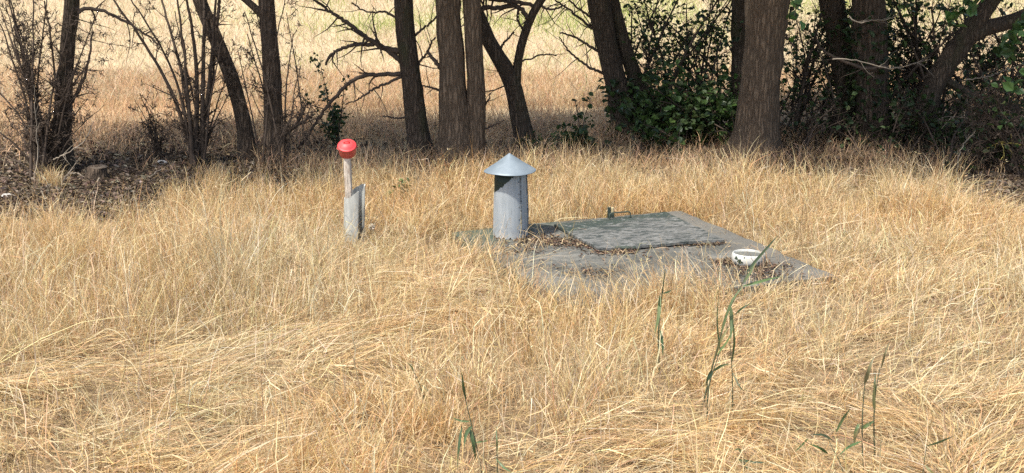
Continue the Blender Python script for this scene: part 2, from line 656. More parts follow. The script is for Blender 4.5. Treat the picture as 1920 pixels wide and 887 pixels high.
    # stray long stems leaning over the slab edges
    for (u0, u1, v0, v1, cnt, dirv) in ((-.1, 1.45, D_S - .06, D_S + .25, 480, 150), (-.25, 0, .3, D_S, 220, 10), (W_S, W_S + .2, .2, D_S, 60, 190), (0, W_S, -.2, 0, 160, 260)):
        uu = rng.uniform(u0, u1, cnt)
        vv = rng.uniform(v0, v1, cnt)
        P = S_ORG[None, :] + uu[:, None] * uS + vv[:, None] * vS
        bs.add(P[:, 0], P[:, 1], np.zeros(cnt), rng.uniform(.25, .55, cnt), rng.uniform(.003, .006, cnt), rng.uniform(.1, .6, cnt), rng.uniform(.7, 1.7, cnt),
               np.radians(dirv) + rng.normal(0, .8, cnt), rng.normal(0, .6, cnt), jitter_cols(cnt, STRAW, STRAW_W), seg=6,
               kink=np.where(rng.random(cnt) < .3, rng.uniform(.8, 1.8, cnt), 0))
    m = 700
    uu, vv = rng.uniform(.05, W_S - .05, m), rng.uniform(.1, D_S - .02, m) ** 1.0
    P = S_ORG[None, :] + uu[:, None] * uS + vv[:, None] * vS
    bs.add(P[:, 0], P[:, 1], np.full(m, SLAB_T + .012), rng.uniform(.03, .16, m), rng.uniform(.002, .0045, m), rng.uniform(1.5, 1.58, m), rng.uniform(1.5, 1.58, m),
           rng.uniform(-PI, PI, m), rng.normal(0, .6, m), jitter_cols(m, [(.55, .42, .25), (.38, .28, .18), (.22, .16, .11)], [1, 1, 1]), seg=3)
    # a few stems growing through cracks beside the pipe, the hatch and the bowl
    for (px_, py_, cnt) in ((955, 455, 20), (1010, 465, 16), (1075, 455, 10), (1180, 500, 14), (1330, 490, 10), (1440, 505, 20), (1480, 490, 14), (1365, 440, 6)):
        p = G(px_, py_, SLAB_T)
        x = p[0] + rng.normal(0, .10, cnt)
        y = p[1] + rng.normal(0, .10, cnt)
        bs.add(x, y, np.full(cnt, SLAB_T), rng.uniform(.10, .40, cnt), rng.uniform(.0025, .005, cnt), rng.uniform(.1, .6, cnt), rng.uniform(.6, 1.8, cnt),
               rng.uniform(-PI, PI, cnt), rng.normal(0, .8, cnt), jitter_cols(cnt, STRAW, STRAW_W), seg=6,
               kink=np.where(rng.random(cnt) < .4, rng.uniform(.8, 1.8, cnt), 0))
    o = bs.build("dry_grass", M["grass"])
    tag(o, "dry golden meadow grass, standing in clumps and lodged flat around the slab", "grass", kind="stuff")


def green_field(x, y):
    """0..1 how green the field is far behind the trees"""
    g = 0
    for (px, py, rx, ry) in ((640, 15, 3.0, 6), (830, 55, 2.2, 5), (1000, 70, 3.0, 6), (1260, 15, 3, 6), (1560, 10, 4, 8), (1080, 5, 3, 6)):
        c = G(px, py)
        g = g + np.exp(-((x - c[0]) / rx) ** 2 - ((y - c[1]) / ry) ** 2)
    return np.clip(g * (fbm(x * .5, y * .2, 61) - .30) * 3.4, 0, 1)


def build_field_grass():
    bs = BladeSet()
    # tree strip and shaded edge of the field
    n = 90000
    y = 15.5 + (25 - 15.5) * rng.random(n)
    x = (rng.random(n) * 2 - 1) * (y * .364 + 1.5)
    lz = litter_zone(x, y)
    px, py = to_px(x, y, 0 * x)
    dens = np.where(y < 17.6, .35, .9)
    dens = np.where((px < 580) & (py > 294 + np.maximum(px - 400, 0) * .08), .06, dens)
    dens = np.where((px > 480) & (py > 300), .8, dens)
    dens = np.where((px > 1200) & (y < 19.5), dens * .8, dens)
    dens = np.where((px > 1650) & (py > 235) & (y < 19), .3, dens)
    k = lz & (rng.random(n) < dens * (.4 + 1.1 * fbm(x * 1.6, y * 1.6, 71)))
    x, y = x[k], y[k]
    n = len(x)
    t = np.clip((y - 16) / 6, 0, 1)
    cols = jitter_cols(n, [(.58, .375, .205), (.48, .30, .165), (.66, .46, .27), (.36, .24, .145)], [3, 2, 2, 1])
    ln = rng.uniform(.10, .36, n) * (.7 + .6 * fbm(x, y, 77))
    bs.add(x, y, 0 * x, ln, rng.uniform(.004, .009, n), np.abs(rng.normal(.25, .35, n)), rng.uniform(.6, 1.9, n), rng.uniform(-PI, PI, n),
           rng.normal(0, .9, n), cols, seg=4)
    # open sunlit field
    n = 150000
    y = 21 + 47 * rng.random(n) ** 1.6
    x = (rng.random(n) * 2 - 1) * (y * .364 + 2.5)
    k = rng.random(n) < (.45 + .9 * (fbm(x * .8, y * .5, 81) - .2))
    x, y = x[k], y[k]
    n = len(x)
    g = green_field(x, y)
    cols = jitter_cols(n, [(.50, .385, .235), (.56, .455, .30), (.445, .32, .195), (.52, .43, .26)], [3, 3, 2, 1], .12)
    gc = jitter_cols(n, [(.22, .27, .06), (.30, .34, .09), (.38, .38, .13)], [1, 1, 1], .2)
    cols = cols * (.86 + .30 * fbm(x * .22, y * .16, 95, 4))[:, None]
    isg = (rng.random(n) < g * .95)[:, None]
    cols = np.where(isg, gc, cols)
    s = 1 + (y - 21) / 40
    bs.add(x, y, 0 * x, rng.uniform(.15, .42, n) * (.4 + 1.1 * fbm(x * .9, y * .5, 87)), rng.uniform(.006, .014, n) * s, np.abs(rng.normal(.5, .5, n)), rng.uniform(.7, 2.1, n),
           rng.uniform(-PI, PI, n), rng.normal(0, .8, n), cols, seg=3)
    o = bs.build("field_grass", M["grass"])
    tag(o, "sparse brown grass below the trees and the pale sunlit hay field behind them", "grass", kind="stuff")


def build_ground():
    xs = np.unique(np.concatenate([np.linspace(-300, -14, 12), np.linspace(-14, 14, 57), np.linspace(14, 300, 12)]))
    ys = np.unique(np.concatenate([np.linspace(-60, 4, 6), np.linspace(4, 24, 41), np.linspace(24, 80, 30), np.linspace(80, 600, 12)]))
    X, Y = np.meshgrid(xs, ys)
    Z = -0.02 * fbm(X * .7, Y * .7, 91)
    v = np.stack([X.ravel(), Y.ravel(), Z.ravel()], 1)
    nx = len(xs)
    i, j = np.meshgrid(np.arange(len(ys) - 1), np.arange(nx - 1), indexing="ij")
    f = np.stack([i * nx + j, i * nx + j + 1, (i + 1) * nx + j + 1, (i + 1) * nx + j], -1).reshape(-1, 4)
    m, nt, out = new_mat("soil_and_thatch")
    co = coords(nt)
    sep = N(nt, "ShaderNodeSeparateXYZ")
    L(nt, co, sep.inputs[0])
    fine = noise_n(nt, co, 14, 8, .7)
    mid = noise_n(nt, co, 2.2, 5)
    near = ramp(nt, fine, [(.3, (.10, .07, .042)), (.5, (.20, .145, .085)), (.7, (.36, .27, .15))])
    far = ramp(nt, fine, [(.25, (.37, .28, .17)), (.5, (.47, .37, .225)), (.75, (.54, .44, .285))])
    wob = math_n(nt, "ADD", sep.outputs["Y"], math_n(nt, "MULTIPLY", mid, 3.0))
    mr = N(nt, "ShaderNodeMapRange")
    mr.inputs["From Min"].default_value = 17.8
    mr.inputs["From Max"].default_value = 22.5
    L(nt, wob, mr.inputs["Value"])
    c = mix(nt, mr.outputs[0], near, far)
    gz = N(nt, "ShaderNodeTexNoise")
    gz.inputs["Scale"].default_value = 1
    gz.inputs["Detail"].default_value = 4
    L(nt, coords(nt, (.22, .10, 1)), gz.inputs["Vector"])
    gy = N(nt, "ShaderNodeMapRange")
    gy.inputs["From Min"].default_value = 31
    gy.inputs["From Max"].default_value = 50
    L(nt, sep.outputs["Y"], gy.inputs["Value"])
    gf = math_n(nt, "MULTIPLY", gy.outputs[0], ramp(nt, gz.outputs["Fac"], [(.50, (0, 0, 0)), (.66, (.6, .6, .6))]))
    c = mix(nt, gf, c, (.42, .42, .17))
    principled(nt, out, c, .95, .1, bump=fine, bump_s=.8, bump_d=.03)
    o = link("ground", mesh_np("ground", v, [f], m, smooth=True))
    o["kind"] = "structure"
    o["label"] = "bare soil and dead thatch of the meadow"


# ------------------------------------------------------------------ lathe / box helpers
def lathe(profile, segs=40, closed=False, a0=0.0, a1=2 * PI):
    """profile rows (r,z) -> verts, faces"""
    full = abs(a1 - a0 - 2 * PI) < 1e-6
    na = segs if full else segs + 1
    a = a0 + (a1 - a0) * np.arange(na) / segs
    p = np.asarray(profile, float)
    v = np.stack([p[:, None, 0] * np.cos(a)[None], p[:, None, 0] * np.sin(a)[None], np.broadcast_to(p[:, None, 1], (len(p), na))], -1)
    k = len(p)
    rows = k if closed else k - 1
    i = np.arange(rows)[:, None]
    j = np.arange(na if full else na - 1)[None, :]
    i2 = (i + 1) % k
    j2 = (j + 1) % na
    f = np.stack([i * na + j, i * na + j2, i2 * na + j2, i2 * na + j], -1).reshape(-1, 4)
    return v.reshape(-1, 3), f


def box(cx_, cy_, cz_, sx, sy, sz):
    s = np.array([[-1, -1, -1], [1, -1, -1], [1, 1, -1], [-1, 1, -1], [-1, -1, 1], [1, -1, 1], [1, 1, 1], [-1, 1, 1]]) * .5
    v = s * [sx, sy, sz] + [cx_, cy_, cz_]
    f = np.array([[0, 3, 2, 1], [4, 5, 6, 7], [0, 1, 5, 4], [1, 2, 6, 5], [2, 3, 7, 6], [3, 0, 4, 7]])
    return v, f


def solid(name, parts, mat, parent=None, smooth=False, bevel=0.0, autosmooth=None):
    V, Fq, Ft, n = [], [], [], 0
    for v, f in parts:
        V.append(v)
        f = np.asarray(f) + n
        (Fq if f.shape[1] == 4 else Ft).append(f)
        n += len(v)
    fs = []
    if Fq:
        fs.append(np.concatenate(Fq))
    if Ft:
        fs.append(np.concatenate(Ft))
    o = link(name, mesh_np(name, np.concatenate(V), fs, mat, smooth=smooth), None)
    if parent is not None:
        o.parent = parent
    if bevel:
        b = o.modifiers.new("bevel", "BEVEL")
        b.width = bevel
        b.segments = 2
        b.limit_method = "ANGLE"
    return o


# ------------------------------------------------------------------ concrete slab with hatch
def build_slab():
    ang = math.atan2(uS[1], uS[0])
    # local frame: origin at the slab's back-left corner, +x along the back edge, -y to the front
    root = thing("concrete_slab", S_ORG, "weathered grey concrete well cover with a green-flecked metal hatch, half sunk in the dry grass", "well cover")
    root.rotation_euler = (0, 0, ang)
    m, nt, out = new_mat("weathered_concrete")
    co = coords(nt)
    big = noise_n(nt, co, 2.0, 6, .65)
    fine = noise_n(nt, co, 38, 8, .75)
    mid = noise_n(nt, coords(nt, (1, 2.2, 1)), 7, 8, .7)
    c = ramp(nt, big, [(.38, (.060, .058, .050)), (.5, (.103, .100, .086)), (.62, (.165, .159, .138))])
    c = mix(nt, ramp(nt, mid, [(.45, (0, 0, 0)), (.62, (.75, .75, .75))]), c, (.065, .068, .062))
    c = mix(nt, ramp(nt, fine, [(.48, (0, 0, 0)), (.7, (.6, .6, .6))]), c, (.165, .166, .15))
    sep = N(nt, "ShaderNodeSeparateXYZ")
    L(nt, co, sep.inputs[0])
    # dark green algae along the back-left part
    gm = math_n(nt, "ADD", math_n(nt, "MULTIPLY", sep.outputs["X"], -0.55), math_n(nt, "MULTIPLY", sep.outputs["Y"], 0.8))
    gm = math_n(nt, "ADD", gm, math_n(nt, "MULTIPLY", mid, 1.5))
    gf = ramp(nt, gm, [(.02, (0, 0, 0)), (.35, (.85, .85, .85))])
    c = mix(nt, gf, c, (.055, .075, .055))
    sp = ramp(nt, noise_n(nt, co, 22, 6, .8), [(.58, (0, 0, 0)), (.66, (.8, .8, .8))])
    c = mix(nt, sp, c, (.03, .032, .03))
    # pale sun-bleached right border
    pb = N(nt, "ShaderNodeMapRange")
    pb.inputs["From Min"].default_value = W_S - .45
    pb.inputs["From Max"].default_value = W_S - .25
    L(nt, sep.outputs["X"], pb.inputs["Value"])
    c = mix(nt, math_n(nt, "MULTIPLY", pb.outputs[0], .6), c, mix(nt, fine, (.10, .094, .082), (.21, .195, .165)))
    hgt = math_n(nt, "ADD", mid, math_n(nt, "MULTIPLY", fine, .5))
    principled(nt, out, c, .92, .2, bump=hgt, bump_s=.7, bump_d=.012)
    # slab body as a dense grid with worn edges and a crack step
    nx, ny = 72, 72
    X, Y = np.meshgrid(np.linspace(0, W_S, nx), np.linspace(0, -D_S, ny))
    edge = np.minimum(np.minimum(X, W_S - X), np.minimum(-Y, D_S + Y))
    Z = SLAB_T + .012 * (fbm(X * 2, -Y * 2, 5) - .5) + .012 * (fbm(X * 9, -Y * 9, 8) - .5) - .02 * np.exp(-edge / .02)
    crack = np.abs(-Y - (1.72 + .05 * np.sin(X * 3) + .08 * (fbm(X * 3, X * 0, 4) - .5)))
    Z -= .02 * np.exp(-(crack / .015) ** 2) * (X < 1.5)
    Z -= .012 * ((-Y) > 1.74)
    jx = .07 * (fbm(Y * 3.3, Y * 0 + 2, 6, 4) - .5)
    jy = .07 * (fbm(X * 3.3, X * 0 + 5, 7, 4) - .5)
    top = np.stack([X + jx, Y + jy, Z], -1)
    bot = top.copy()
    bot[..., 2] = -0.03
    v = np.concatenate([top.reshape(-1, 3), bot.reshape(-1, 3)])
    i, j = np.meshgrid(np.arange(ny - 1), np.arange(nx - 1), indexing="ij")
    ft = np.stack([i * nx + j, (i + 1) * nx + j, (i + 1) * nx + j + 1, i * nx + j + 1], -1).reshape(-1, 4)
    rim = np.concatenate([np.arange(nx), (np.arange(1, ny)) * nx + nx - 1, (ny - 1) * nx + np.arange(nx - 2, -1, -1), np.arange(ny - 2, 0, -1) * nx])
    rn = np.roll(rim, -1)
    o_ = nx * ny
    fsd = np.stack([rim, rn, rn + o_, rim + o_], -1)
    slab = solid("slab", [(v, np.concatenate([ft, fsd]))], m, root)
    # hatch: local coordinates from the photo
    def loc(px, py, z):
        p = G(px, py, z)
        u_, v_ = slab_uv(p[0], p[1])
        return np.array([u_, -v_, z])
    zt = SLAB_T + .034
    q = [loc(1039, 420, zt), loc(1249, 397, zt), loc(1360, 449, zt), loc(1122, 466, zt)]
    mh, nt, out = new_mat("peeling_green_sheet_metal")
    co = coords(nt)
    st = noise_n(nt, coords(nt, (1, 2.6, 1)), 9, 8, .72)
    fine = noise_n(nt, co, 45, 6, .7)
    grey = ramp(nt, noise_n(nt, co, 5, 6), [(.3, (.09, .09, .082)), (.7, (.168, .165, .15))])
    sep = N(nt, "ShaderNodeSeparateXYZ")
    L(nt, co, sep.inputs[0])
    gm = math_n(nt, "ADD", math_n(nt, "MULTIPLY", sep.outputs["Y"], 1.1), math_n(nt, "MULTIPLY", noise_n(nt, coords(nt, (.8, 1.6, 1)), 3, 7, .65), 2.4))
    gf = ramp(nt, gm, [(.52, (0, 0, 0)), (.80, (.9, .9, .9))])
    fl = ramp(nt, st, [(.50, (0, 0, 0)), (.56, (.95, .95, .95))])
    c = mix(nt, gf, grey, (.022, .038, .028))
    c = mix(nt, fl, c, (.035, .042, .037))
    fl2 = ramp(nt, noise_n(nt, coords(nt, (1, 2.6, 1)), 13, 7, .75), [(.56, (0, 0, 0)), (.61, (.8, .8, .8))])
    c = mix(nt, fl2, c, (.24, .24, .225))
    principled(nt, out, c, .6, .4, bump=math_n(nt, "ADD", st, math_n(nt, "MULTIPLY", fine, .3)), bump_s=.5, bump_d=.015)
    k = 40
    s, t = np.meshgrid(np.linspace(0, 1, k), np.linspace(0, 1, k))
    P = (q[0][None, None] * ((1 - s) * (1 - t))[..., None] + q[1][None, None] * (s * (1 - t))[..., None] + q[2][None, None] * (s * t)[..., None] + q[3][None, None] * ((1 - s) * t)[..., None])
    P[..., 2] += .022 * (fbm(s * 4, t * 6, 12) - .5) + .008 * (fbm(s * 12, t * 16, 13) - .5)
    bt = P.copy()
    bt[..., 2] = P[..., 2] - .022
    v = np.concatenate([P.reshape(-1, 3), bt.reshape(-1, 3)])
    i, j = np.meshgrid(np.arange(k - 1), np.arange(k - 1), indexing="ij")
    ft = np.stack([i * k + j, (i + 1) * k + j, (i + 1) * k + j + 1, i * k + j + 1], -1).reshape(-1, 4)
    rim = np.concatenate([np.arange(k), np.arange(1, k) * k + k - 1, (k - 1) * k + np.arange(k - 2, -1, -1), np.arange(k - 2, 0, -1) * k])
    rn = np.roll(rim, -1)
    fsd = np.stack([rim, rn, rn + k * k, rim + k * k], -1)
    lid = solid("hatch_lid", [(v, np.concatenate([ft, fsd, ft[:, ::-1] + k * k]))], mh, root)
    # lid frame lip under it
    md, nt, out = new_mat("dark_green_iron")
    cn = mix(nt, noise_n(nt, coords(nt), 30, 5), (.02, .03, .022), (.06, .075, .055))
    principled(nt, out, cn, .6, .4)
    ml, nt, out = new_mat("faded_wood_chip")
    principled(nt, out, mix(nt, noise_n(nt, coords(nt, (20, 20, 3)), 3), (.40, .32, .17), (.60, .50, .30)), .8, .2)
    # handle
    h0, h1 = loc(1143, 411, zt), loc(1182, 408, zt)
    tb = Tubes()
    up = np.array([0, 0, .058])
    tb.add(spline([h0, h0 + up * .9, h0 + up + (h1 - h0) * .05, h0 + up + (h1 - h0) * .5, h1 + up - (h1 - h0) * .05, h1 + up * .9, h1], 30), .0065, 8)
    hd = tb.build("handle", md)
    hd.parent = lid
    b0 = loc(1142, 408, zt)
    la = solid("hasp", [box(b0[0], b0[1], b0[2] + .045, .034, .010, .11), box(b0[0] + .02, b0[1] - .012, b0[2] + .02, .05, .02, .035)], md, lid, bevel=.003)
    ch = solid("wedge", [box(b0[0] + .036, b0[1] + .004, b0[2] + .058, .026, .018, .075)], ml, la, bevel=.008)
    ch.rotation_euler = (0, 0, 0)
    for (a, b, w) in (((1153, 464), (1182, 464), .018), ((1312, 451), (1326, 449), .013)):
        p0, p1 = loc(*a, SLAB_T + .02), loc(*b, SLAB_T + .02)
        e = unit(p1 - p0)
        perp = np.array([e[1], -e[0], 0])
        tb = Tubes()
        tb.add(np.linspace(p0 + perp * .02, p1 + perp * .02, 6), [w * .8, w, w, w, w, w * .8], 10)
        pm = p1 + perp * .02 + e * .03
        tb.add(np.array([pm - e * .012, pm + e * .012]), w * .9, 8)
        hg = tb.build("hinge", md)
        hg.parent = lid
    return root


# ------------------------------------------------------------------ vent pipe
def build_vent():
    base = G(957, 442, SLAB_T)
    root = thing("vent_pipe", base, "faded blue-grey sheet metal vent pipe with a conical cap on the concrete slab", "vent pipe")
    Y = base[1]
    zr = float(AT(957, 320, Y)[2] - base[2])
    zt = float(AT(957, 287, Y)[2] - base[2])
    m, nt, out = new_mat("galvanised_with_old_green_paint")
    co = coords(nt)
    sep = N(nt, "ShaderNodeSeparateXYZ")
    L(nt, co, sep.inputs[0])
    streak = noise_n(nt, coords(nt, (9, 9, 1.2)), 3, 8, .65)
    cloud = noise_n(nt, co, 9, 5)
    c = ramp(nt, streak, [(.30, (.235, .265, .28)), (.5, (.315, .345, .36)), (.72, (.40, .43, .445))])
    c = mix(nt, math_n(nt, "MULTIPLY", cloud, .5), c, (.34, .37, .39))
    scr = ramp(nt, noise_n(nt, coords(nt, (16, 16, 3.0)), 4, 6, .7), [(.62, (0, 0, 0)), (.66, (.5, .5, .5))])
    c = mix(nt, scr, c, (.13, .145, .155))
    # remaining dark green paint below the cap on the left: a diagonal with a ragged edge
    e = math_n(nt, "SUBTRACT", sep.outputs["Z"], math_n(nt, "MULTIPLY", sep.outputs["X"], 0.95))
    e = math_n(nt, "ADD", e, math_n(nt, "MULTIPLY", noise_n(nt, coords(nt, (14, 14, 5)), 3, 4), .06))
    thr = zr - .185 + .13 + .03
    msk = math_n(nt, "GREATER_THAN", e, thr)
    c = mix(nt, msk, c, (.018, .030, .022))
    # bleached lower edge
    bl = N(nt, "ShaderNodeMapRange")
    bl.inputs["From Min"].default_value = .07
    bl.inputs["From Max"].default_value = 0.0
    L(nt, sep.outputs["Z"], bl.inputs["Value"])
    c = mix(nt, math_n(nt, "MULTIPLY", bl.outputs[0], cloud), c, (.50, .50, .47))
    principled(nt, out, c, .55, .4, metal=.25, bump=streak, bump_s=.25, bump_d=.006)
    prof = [(.156, 0), (.155, .06), (.150, zr * .5), (.141, zr * .85), (.137, zr + .02), (.134, zr + .02), (.146, zr * .5), (.152, 0)]
    v, f = lathe(prof, 64)
    a = np.arctan2(v[:, 1], v[:, 0])
    rag = .012 * (fbm(a * 6 + 9, a * 0, 3) - .3) + .02 * (np.abs(np.sin(a * 9)) > .9)
    v[:, 2] += np.where(v[:, 2] < .001, rag, 0)
    r = np.hypot(v[:, 0], v[:, 1])
    k = 1 + .012 * (fbm(a * 1.5 + 5, v[:, 2] * 5, 8) - .5)
    v[:, :2] *= k[:, None]
    o = solid("pipe", [(v, f)], m, root, smooth=True)
    msd, nt, out = new_mat("grimy_seam")
    sc_ = mix(nt, ramp(nt, noise_n(nt, coords(nt, (4, 4, 10)), 6, 6), [(.42, (0, 0, 0)), (.6, (1, 1, 1))]), (.05, .055, .055), (.24, .265, .28))
    principled(nt, out, sc_, .7, .3)
    for k_ in range(5):                        # rivets along the seam
        z_ = .07 + k_ * .11
        an = R(-60)
        vv, ff = lathe([(.0001, .004), (.005, .003), (.007, 0)], 10)
        o_r = solid("rivet", [(vv[:, [2, 0, 1]] * [1, 1, 1], ff)], msd, root, smooth=True)
        rr_ = float(np.interp(z_, [0, .06, zr * .5, zr * .85, zr + .02], [.156, .155, .150, .141, .137]))
        o_r.location = (math.cos(an) * rr_, math.sin(an) * rr_, z_)
        o_r.rotation_euler = (0, 0, an)
    sl_v, sl_f = box(0, 0, 0, .012, .012, .075)
    slot = solid("split", [(sl_v, sl_f)], msd, root)
    slot.location = (math.cos(R(-38)) * .1525, math.sin(R(-38)) * .1525, .05)
    slot.rotation_euler = (0, 0, R(-38))
    # standing seam on the front-right and a ragged strip on the right edge
    def strip(ang, z0, z1, w, t, name, ragged=0):
        zz = np.linspace(z0, z1, 24)
        rr = np.interp(zz, [0, .06, zr * .5, zr * .85, zr + .02], [.156, .155, .150, .141, .137]) - .003
        ca, sa = math.cos(ang), math.sin(ang)
        nrm = np.array([ca, sa, 0])
        tan = np.array([-sa, ca, 0])
        ring = []
        for z, r_ in zip(zz, rr):
            ww = w * (1 - ragged * rng.random())
            c0 = nrm * r_ + [0, 0, z]
            ring.append([c0 - tan * ww, c0 - tan * ww + nrm * t, c0 + tan * ww + nrm * t, c0 + tan * ww])
        V = np.array(ring).reshape(-1, 3)
        i = np.arange(23)[:, None] * 4
        j = np.arange(4)[None]
        F_ = np.stack([i + j, i + (j + 1) % 4, i + 4 + (j + 1) % 4, i + 4 + j], -1).reshape(-1, 4)
        return solid(name, [(V, F_)], msd, root)
    strip(R(-52), .0, zr - .005, .005, .009, "seam")
    strip(R(-4), .06, zr - .01, .018, .012, "overlap_strip", .6)
    # cap
    mc, nt, out = new_mat("pale_galvanised_sheet")
    co = coords(nt)
    cl = noise_n(nt, co, 7, 6, .6)
    c = ramp(nt, cl, [(.3, (.16, .195, .22)), (.6, (.22, .26, .285)), (.8, (.30, .335, .35))])
    sp = ramp(nt, noise_n(nt, co, 26, 5), [(.60, (0, 0, 0)), (.68, (.6, .6, .6))])
    c = mix(nt, sp, c, (.19, .25, .245))
    principled(nt, out, c, .5, .4, metal=.3, bump=cl, bump_s=.2, bump_d=.004)
    hc = zt - zr
    prof = [(.0015, hc), (.01, hc - .006), (.12, hc * .47), (.215, .012), (.230, .0), (.233, -.004), (.231, -.007), (.226, -.004), (.212, .006), (.118, hc * .47 - .006), (.0012, hc - .008)]
    v, f = lathe(prof, 72)
    a = np.arctan2(v[:, 1], v[:, 0])
    r = np.hypot(v[:, 0], v[:, 1])
    v[:, 2] += (r / .233) ** 3 * (.006 * np.sin(a * 2 + 1) + .008 * (fbm(a * 2 + 7, a * 0, 9) - .5))
    cap = solid("cap", [(v, f)], mc, root, smooth=True)
    cap.location = (-.004, 0, zr)
    cap.rotation_euler = (R(-1.5), R(-1.6), 0)
    for k_ in range(3):
        an = R(20 + 120 * k_)
        ca, sa = math.cos(an), math.sin(an)
        tb = Tubes()
        tb.add(np.array([[ca * .128, sa * .128, zr - .06], [ca * .128, sa * .128, zr + .02], [ca * .125, sa * .125, zr + .052]]), .006, 6)
        s = tb.build("cap_bracket", m)
        s.parent = root


# ------------------------------------------------------------------ stake, tube, pot, bowl
def build_small_things():
    # tube
    tb_ = G(666, 470)
    Y = tb_[1]
    tube = None
    m, nt, out = new_mat("weathered_grey_tube")
    co = coords(nt)
    st = noise_n(nt, coords(nt, (10, 10, 2)), 3, 7, .65)
    c = ramp(nt, st, [(.3, (.28, .285, .265)), (.55, (.38, .385, .355)), (.8, (.48, .475, .44))])
    c = mix(nt, ramp(nt, noise_n(nt, co, 18, 6), [(.56, (0, 0, 0)), (.7, (.6, .6, .6))]), c, (.24, .22, .17))
    principled(nt, out, c, .75, .25, bump=st, bump_s=.3, bump_d=.006)
    r0 = .092
    a0, a1 = R(-14), R(-14 + 312)             # open slot towards front right
    na, nz = 44, 12
    A = np.linspace(a0, a1, na)
    def wall(r_):
        V = []
        for k in range(nz):
            for a in A:
                x, y = math.cos(a), math.sin(a)
                top = .535 + .062 * (x * .95) + .015 * y + .012 * (vnoise(a * 3 + 4, 1, 2) - .5)
                z = top * k / (nz - 1)
                tilt = (z - .3) * .04
                V.append([x * r_ + tilt, y * r_ * .95, z])
        return np.array(V)
    Vo, Vi = wall(r0), wall(r0 - .008)
    i, j = np.meshgrid(np.arange(nz - 1), np.arange(na - 1), indexing="ij")
    fo = np.stack([i * na + j, i * na + j + 1, (i + 1) * na + j + 1, (i + 1) * na + j], -1).reshape(-1, 4)
    n0 = len(Vo)
    tp = (nz - 1) * na + np.arange(na - 1)
    ft = np.stack([tp, tp + 1, tp + 1 + n0, tp + n0], -1)
    e0 = np.arange(nz - 1) * na
    fe0 = np.stack([e0, e0 + na, e0 + na + n0, e0 + n0], -1)
    e1 = e0 + na - 1
    fe1 = np.stack([e1, e1 + n0, e1 + na + n0, e1 + na], -1)
    tube = solid("tube", [(np.concatenate([Vo, Vi]), np.concatenate([fo, fo[:, ::-1] + n0, ft, fe0, fe1]))], m, None, smooth=False)
    tube.location = tb_
    tag(tube, "weathered grey tube with a slanted split top standing in the grass around the wooden post", "tube")
    # post
    mw, nt, out = new_mat("bleached_timber")
    gr = noise_n(nt, coords(nt, (26, 26, 1.6)), 3, 8, .7)
    c = ramp(nt, gr, [(.28, (.14, .115, .09)), (.45, (.42, .365, .30)), (.7, (.68, .61, .52))])
    st = ramp(nt, noise_n(nt, coords(nt, (8, 8, 3)), 3, 6), [(.55, (0, 0, 0)), (.68, (.7, .7, .7))])
    c = mix(nt, st, c, (.22, .15, .11))
    principled(nt, out, c, .85, .2, bump=gr, bump_s=.7, bump_d=.008)
    pb = np.array([tb_[0] - .035, Y - .01, 0])
    ptop = AT(651, 287, Y - .01)
    root = pb
    k = 14
    V = []
    prof = np.array([[-1, -.8], [-.3, -1], [.7, -.95], [1, -.5], [.95, .7], [.2, 1], [-.8, .9], [-1, .1]])
    for q in range(k):
        t = q / (k - 1)
        c_ = np.array([(ptop[0] - pb[0]) * t, 0, ptop[2] * t])
        w = .034 * (1 - .08 * t) * (1 + .05 * rng.normal())
        V.append(np.column_stack([prof * w * (1 + .04 * rng.normal(0, 1, (8, 1))), np.zeros(8)]) + c_)
    V = np.concatenate(V)
    i = np.arange(k - 1)[:, None] * 8
    j = np.arange(8)[None]
    F_ = np.stack([i + j, i + (j + 1) % 8, i + 8 + (j + 1) % 8, i + 8 + j], -1).reshape(-1, 4)
    post = solid("wooden_post", [(V, F_), (V[-8:].copy(), np.array([[0, 1, 2, 3], [0, 3, 4, 7], [4, 5, 6, 7]]))], mw)
    post.location = pb
    tag(post, "bleached rough wooden post standing inside the grey tube below the red pot", "post")
    # red enamel pot
    mp, nt, out = new_mat("red_enamel")
    wr = noise_n(nt, coords(nt), 16, 6)
    c = mix(nt, ramp(nt, wr, [(.4, (0, 0, 0)), (.75, (1, 1, 1))]), (.62, .045, .05), (.70, .10, .09))
    chp = ramp(nt, noise_n(nt, coords(nt), 24, 6, .7), [(.56, (0, 0, 0)), (.64, (.75, .75, .75))])
    c = mix(nt, chp, c, (.40, .06, .035))
    principled(nt, out, c, .5, .4)
    mp2, nt, out = new_mat("dark_red_enamel")  # darker, less saturated red for the pot body and ears
    c = mix(nt, ramp(nt, noise_n(nt, coords(nt, (10, 10, 3)), 6, 6), [(.38, (0, 0, 0)), (.7, (1, 1, 1))]), (.42, .05, .045), (.50, .12, .09))
    c = mix(nt, ramp(nt, noise_n(nt, coords(nt), 24, 6), [(.6, (0, 0, 0)), (.68, (.7, .7, .7))]), c, (.36, .16, .09))
    principled(nt, out, c, .5, .4)
    pot = thing("enamel_pot", ptop, "small red enamel cooking pot with its lid on, tilted on top of the wooden post", "pot")
    body = [(.0, 0), (.066, 0), (.0725, .006), (.075, .04), (.0765, .085), (.078, .090), (.0785, .094), (.071, .094), (.067, .02), (.0, .012)]
    v, f = lathe(body, 48)
    bo = solid("body", [(v, f)], mp2, pot, smooth=True)
    lid = [(.0, .128), (.02, .1275), (.05, .119), (.064, .106), (.070, .1015), (.0805, .1000), (.0815, .0975), (.080, .0950), (.0, .0952)]
    v, f = lathe(lid, 48)
    li = solid("lid", [(v, f)], mp, pot, smooth=True)
    tb = Tubes()
    th = np.linspace(0, PI, 14)
    tb.add(np.stack([-.024 * np.cos(th), 0 * th, .124 + .024 * np.sin(th) ** .7], 1), .0055, 8)
    hn = tb.build("handle", mp)
    hn.parent = li
